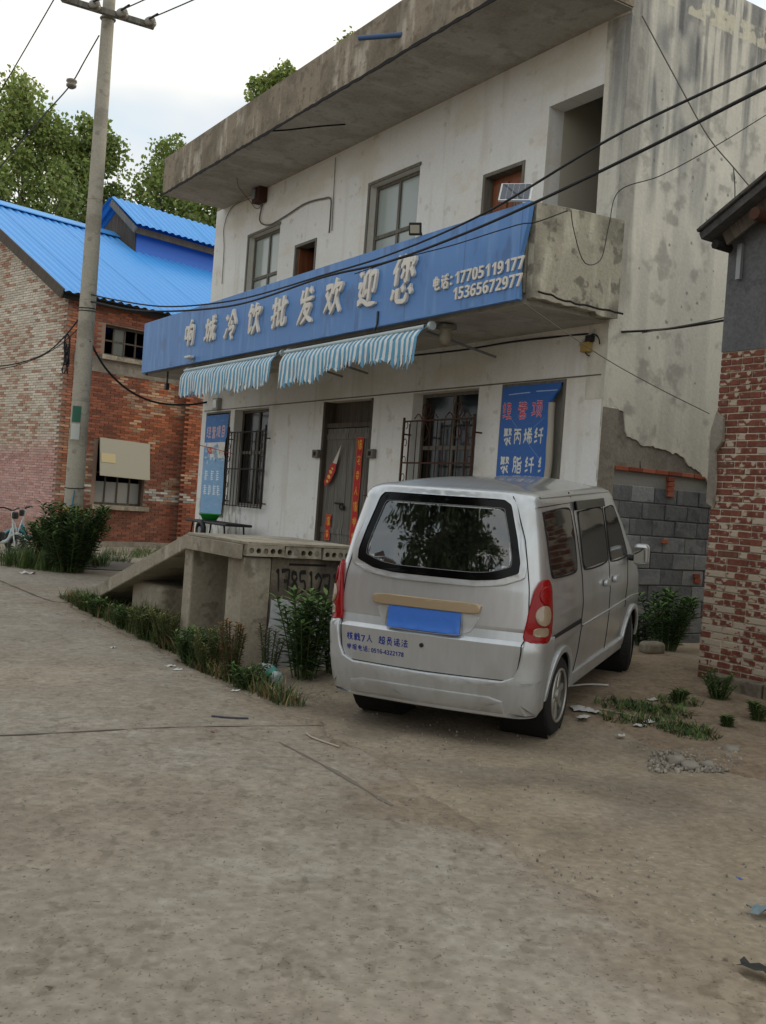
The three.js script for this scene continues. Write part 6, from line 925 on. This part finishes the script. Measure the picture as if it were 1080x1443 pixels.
// ================================================================== LITTER
{
  const white = std(new THREE.Color('#c4c3bd'), 0.8), G2 = (u, v, y = 0) => { const p = onGround(u, v, y); p.y = groundY(p.x, p.z) + 0.02; return p; };
  let p = G2(392, 968); let t = thing('crushed_bottle', 'crushed clear plastic bottle lying at grass edge by dock', 'bottle', WORLD, p.toArray(), 0.6);
  const bot = new THREE.LatheGeometry([[0, 0], [0.05, 0.0], [0.06, 0.02], [0.055, 0.08], [0.06, 0.14], [0.05, 0.2], [0.02, 0.24], [0.02, 0.27], [0, 0.27]].map((q) => new THREE.Vector2(...q)), 14), bp = bot.attributes.position; for (let i = 0; i < bp.count; i++) { const k = 1 + 0.25 * (vn(bp.getX(i) * 40, bp.getY(i) * 40, 5) - 0.5); bp.setXYZ(i, bp.getX(i) * k, bp.getY(i), bp.getZ(i) * k); } bot.computeVertexNormals();
  const bo = add(t, 'body', bot, new THREE.MeshPhysicalMaterial({ color: 0xd8e6e2, roughness: 0.15, transmission: 0.6, thickness: 0 })); bo.rotation.set(-1.2, 0, 0.1); bo.position.y = 0.06; const cap = add(t, 'label_wrap', new THREE.CylinderGeometry(0.061, 0.061, 0.06, 14, 1, true).translate(0, 0.1, 0), std(new THREE.Color('#3f8a7c'), 0.6, { side: THREE.DoubleSide })); cap.rotation.copy(bo.rotation); cap.position.copy(bo.position);
  const scrap = (label, u, v, s, seed, c = white) => { const g = rngOf(seed), q = G2(u, v, 0.03), geo = new THREE.PlaneGeometry(s, s * 0.6, 5, 4).rotateX(-Math.PI / 2), pp = geo.attributes.position; for (let i = 0; i < pp.count; i++) pp.setXYZ(i, pp.getX(i) * (0.7 + 0.5 * g()), 0.006 + s * 0.22 * g() * g(), pp.getZ(i) * (0.7 + 0.5 * g())); geo.computeVertexNormals(); const m = tag(add(scene, 'paper_scrap', geo, c.side === 2 ? c : Object.assign(c, { side: THREE.DoubleSide })), label, 'litter', 'scraps of paper and plastic on the ground'); m.position.copy(q); m.rotation.y = g() * 6; };
  const near = 'crumpled white scrap among debris beside rear wheel of van', along = 'small white scrap at edge of roadside grass';
  for (const [u, v, s, k] of [[815, 1008, 0.2, 1], [835, 1012, 0.16, 2], [822, 1018, 0.14, 3], [900, 1030, 0.1, 4], [915, 1026, 0.12, 5], [918, 1002, 0.12, 6], [875, 1040, 0.08, 7]]) scrap(near, u, v, s, k);
  for (const [u, v, s, k] of [[240, 932, 0.1, 11], [250, 938, 0.1, 12], [332, 968, 0.09, 13], [160, 908, 0.08, 15]]) scrap(along, u, v, s, k);
  scrap('white plastic bag scrap in front of the bush by the pole', 40, 808, 0.3, 21); scrap('white flower-like scrap caught on right side of the bush', 117, 790, 0.2, 22);
  scrap('grey scrap of sheeting at right edge of road', 1076, 1282, 0.14, 23, std(new THREE.Color('#6f7f84'), 0.7)); scrap('black scrap of plastic at right edge of road', 1072, 1366, 0.16, 24, std(new THREE.Color('#22231f'), 0.6)); scrap('tiny blue scrap on the road before the van', 1043, 1237, 0.035, 25, std(new THREE.Color('#3553a0'), 0.6)); scrap('tiny red scrap on the road joint', 300, 1030, 0.035, 26, std(new THREE.Color('#a53a34'), 0.6));
  const stick = (name, label, pts, r, m) => tag(add(scene, name, tube(pts.map(([u, v]) => { const q = G2(u, v); q.y += r + 0.004; return q; }), r, 14, 5), m), label, 'stick');
  stick('twig', 'pale bent stick lying on the road behind the van', [[432, 1038], [440, 1044], [478, 1058]], 0.006, std(new THREE.Color('#b3a895'), 0.8));
  stick('strip', 'dark plastic strip lying on the road near the joint', [[298, 1014], [320, 1016], [350, 1017]], 0.007, std(new THREE.Color('#3a3d4c'), 0.6));
  stick('strip', 'white plastic strip on the ground beside the rear wheel', [[800, 988], [830, 987], [856, 989]], 0.009, white);
  stick('twig', 'thin pale stick lying across debris beside the wheel', [[845, 1015], [880, 1022], [900, 1026]], 0.006, std(new THREE.Color('#a59a86'), 0.8));
  for (let k = 0; k < 4; k++) stick('twig', 'dry twig in the dirt at foot of the tall weed', [[405 + k * 12, 975 + k * 3], [420 + k * 12, 980 - k], [440 + k * 10, 984 + k * 2]], 0.004, std(new THREE.Color('#8b8270'), 0.9)).userData.group = 'dry twigs by the tall weed';
  // gravel and rubble
  const im = (name, label, list, mat) => { const g = new THREE.IcosahedronGeometry(1, 0), m = new THREE.InstancedMesh(g, mat, list.length); m.name = numbered(name); m.castShadow = m.receiveShadow = true; const q = new THREE.Matrix4(), e = new THREE.Euler(), c = new THREE.Color(); list.forEach(([x, y, z, s, r], i) => { q.makeRotationFromEuler(e.set(r * 5, r * 9, r * 3)).scale(V(s, s * 0.6, s * 0.8)).setPosition(x, y, z); m.setMatrixAt(i, q); const k = 0.6 + 0.7 * hash(i, 3, 7); m.setColorAt(i, c.setRGB(0.26 * k, 0.23 * k, 0.19 * k)); }); scene.add(m); return tag(m, label, 'gravel', null, 'stuff'); };
  const pebs = [], g = rngOf(9), stoneM = std(new THREE.Color(1, 1, 1), 0.95);
  for (let i = 0; i < 2200; i++) { const s = -7.5 + g() * 7.2, n = 1 + g() * 4.6; const w = toWorld(HOUSE, -s, 0, n), cl = fbm(w.x * 1.6, w.z * 1.6, 3, 91); if (n > edgeN(s) + 0.2 || cl < 0.44) continue; pebs.push([w.x, groundY(w.x, w.z) + 0.004, w.z, 0.004 + 0.012 * g() * g(), g()]); }
  for (let i = 0; i < 500; i++) { const q = onGround(915 + g() * 130, 1058 + g() * 28, 0.02); pebs.push([q.x, groundY(q.x, q.z) + 0.012, q.z, 0.006 + 0.022 * g() * g(), g()]); }
  for (let i = 0; i < 350; i++) { const s = -6 + g() * 12, n = edgeN(s) + gauss(g) * 0.35 + 0.1; const w = toWorld(HOUSE, -s, 0, n); pebs.push([w.x, groundY(w.x, w.z) + 0.024, w.z, 0.003 + 0.008 * g(), g()]); }
  for (let i = 0; i < 500; i++) { const x = -4 + g() * 7, z = -3 - g() * 8, h = toFrame(HOUSE, V(x, 0, z)); if (h.z > edgeN(-h.x)) pebs.push([x, groundY(x, z) + 0.024, z, 0.003 + 0.006 * g() * g(), g()]); }
  im('gravel', 'loose grit and small stones scattered over the dirt', pebs, stoneM);
  const bl = G2(918, 927, 0.2); t = thing('broken_block', 'pale broken concrete lump behind front wheel of van', 'rubble', WORLD, bl.toArray(), 0.4); add(t, 'lump', muv(new RoundedBoxGeometry(0.26, 0.14, 0.18, 2, 0.05).translate(0, 0.05, 0)), M.concrete);
  for (const [u, v, s, k] of [[952, 1072, 0.07, 1], [972, 1080, 0.06, 2], [998, 1078, 0.05, 3], [1030, 1062, 0.06, 4]]) { const q = G2(u, v, 0.02), geo = mergeVertices(new THREE.IcosahedronGeometry(s, 1).deleteAttribute('normal').deleteAttribute('uv')), pp = geo.attributes.position; for (let i = 0; i < pp.count; i++) { const f = 0.7 + 0.6 * hash(i, k, 5); pp.setXYZ(i, pp.getX(i) * f, pp.getY(i) * f * 0.6, pp.getZ(i) * f); } geo.computeVertexNormals(); const m = tag(add(scene, 'rubble_stone', geo, M.cement), 'lump of rubble in the gritty pile on the dirt', 'rubble', 'rubble on the dirt'); m.position.copy(q); }
}
renderer.render(scene, camera);
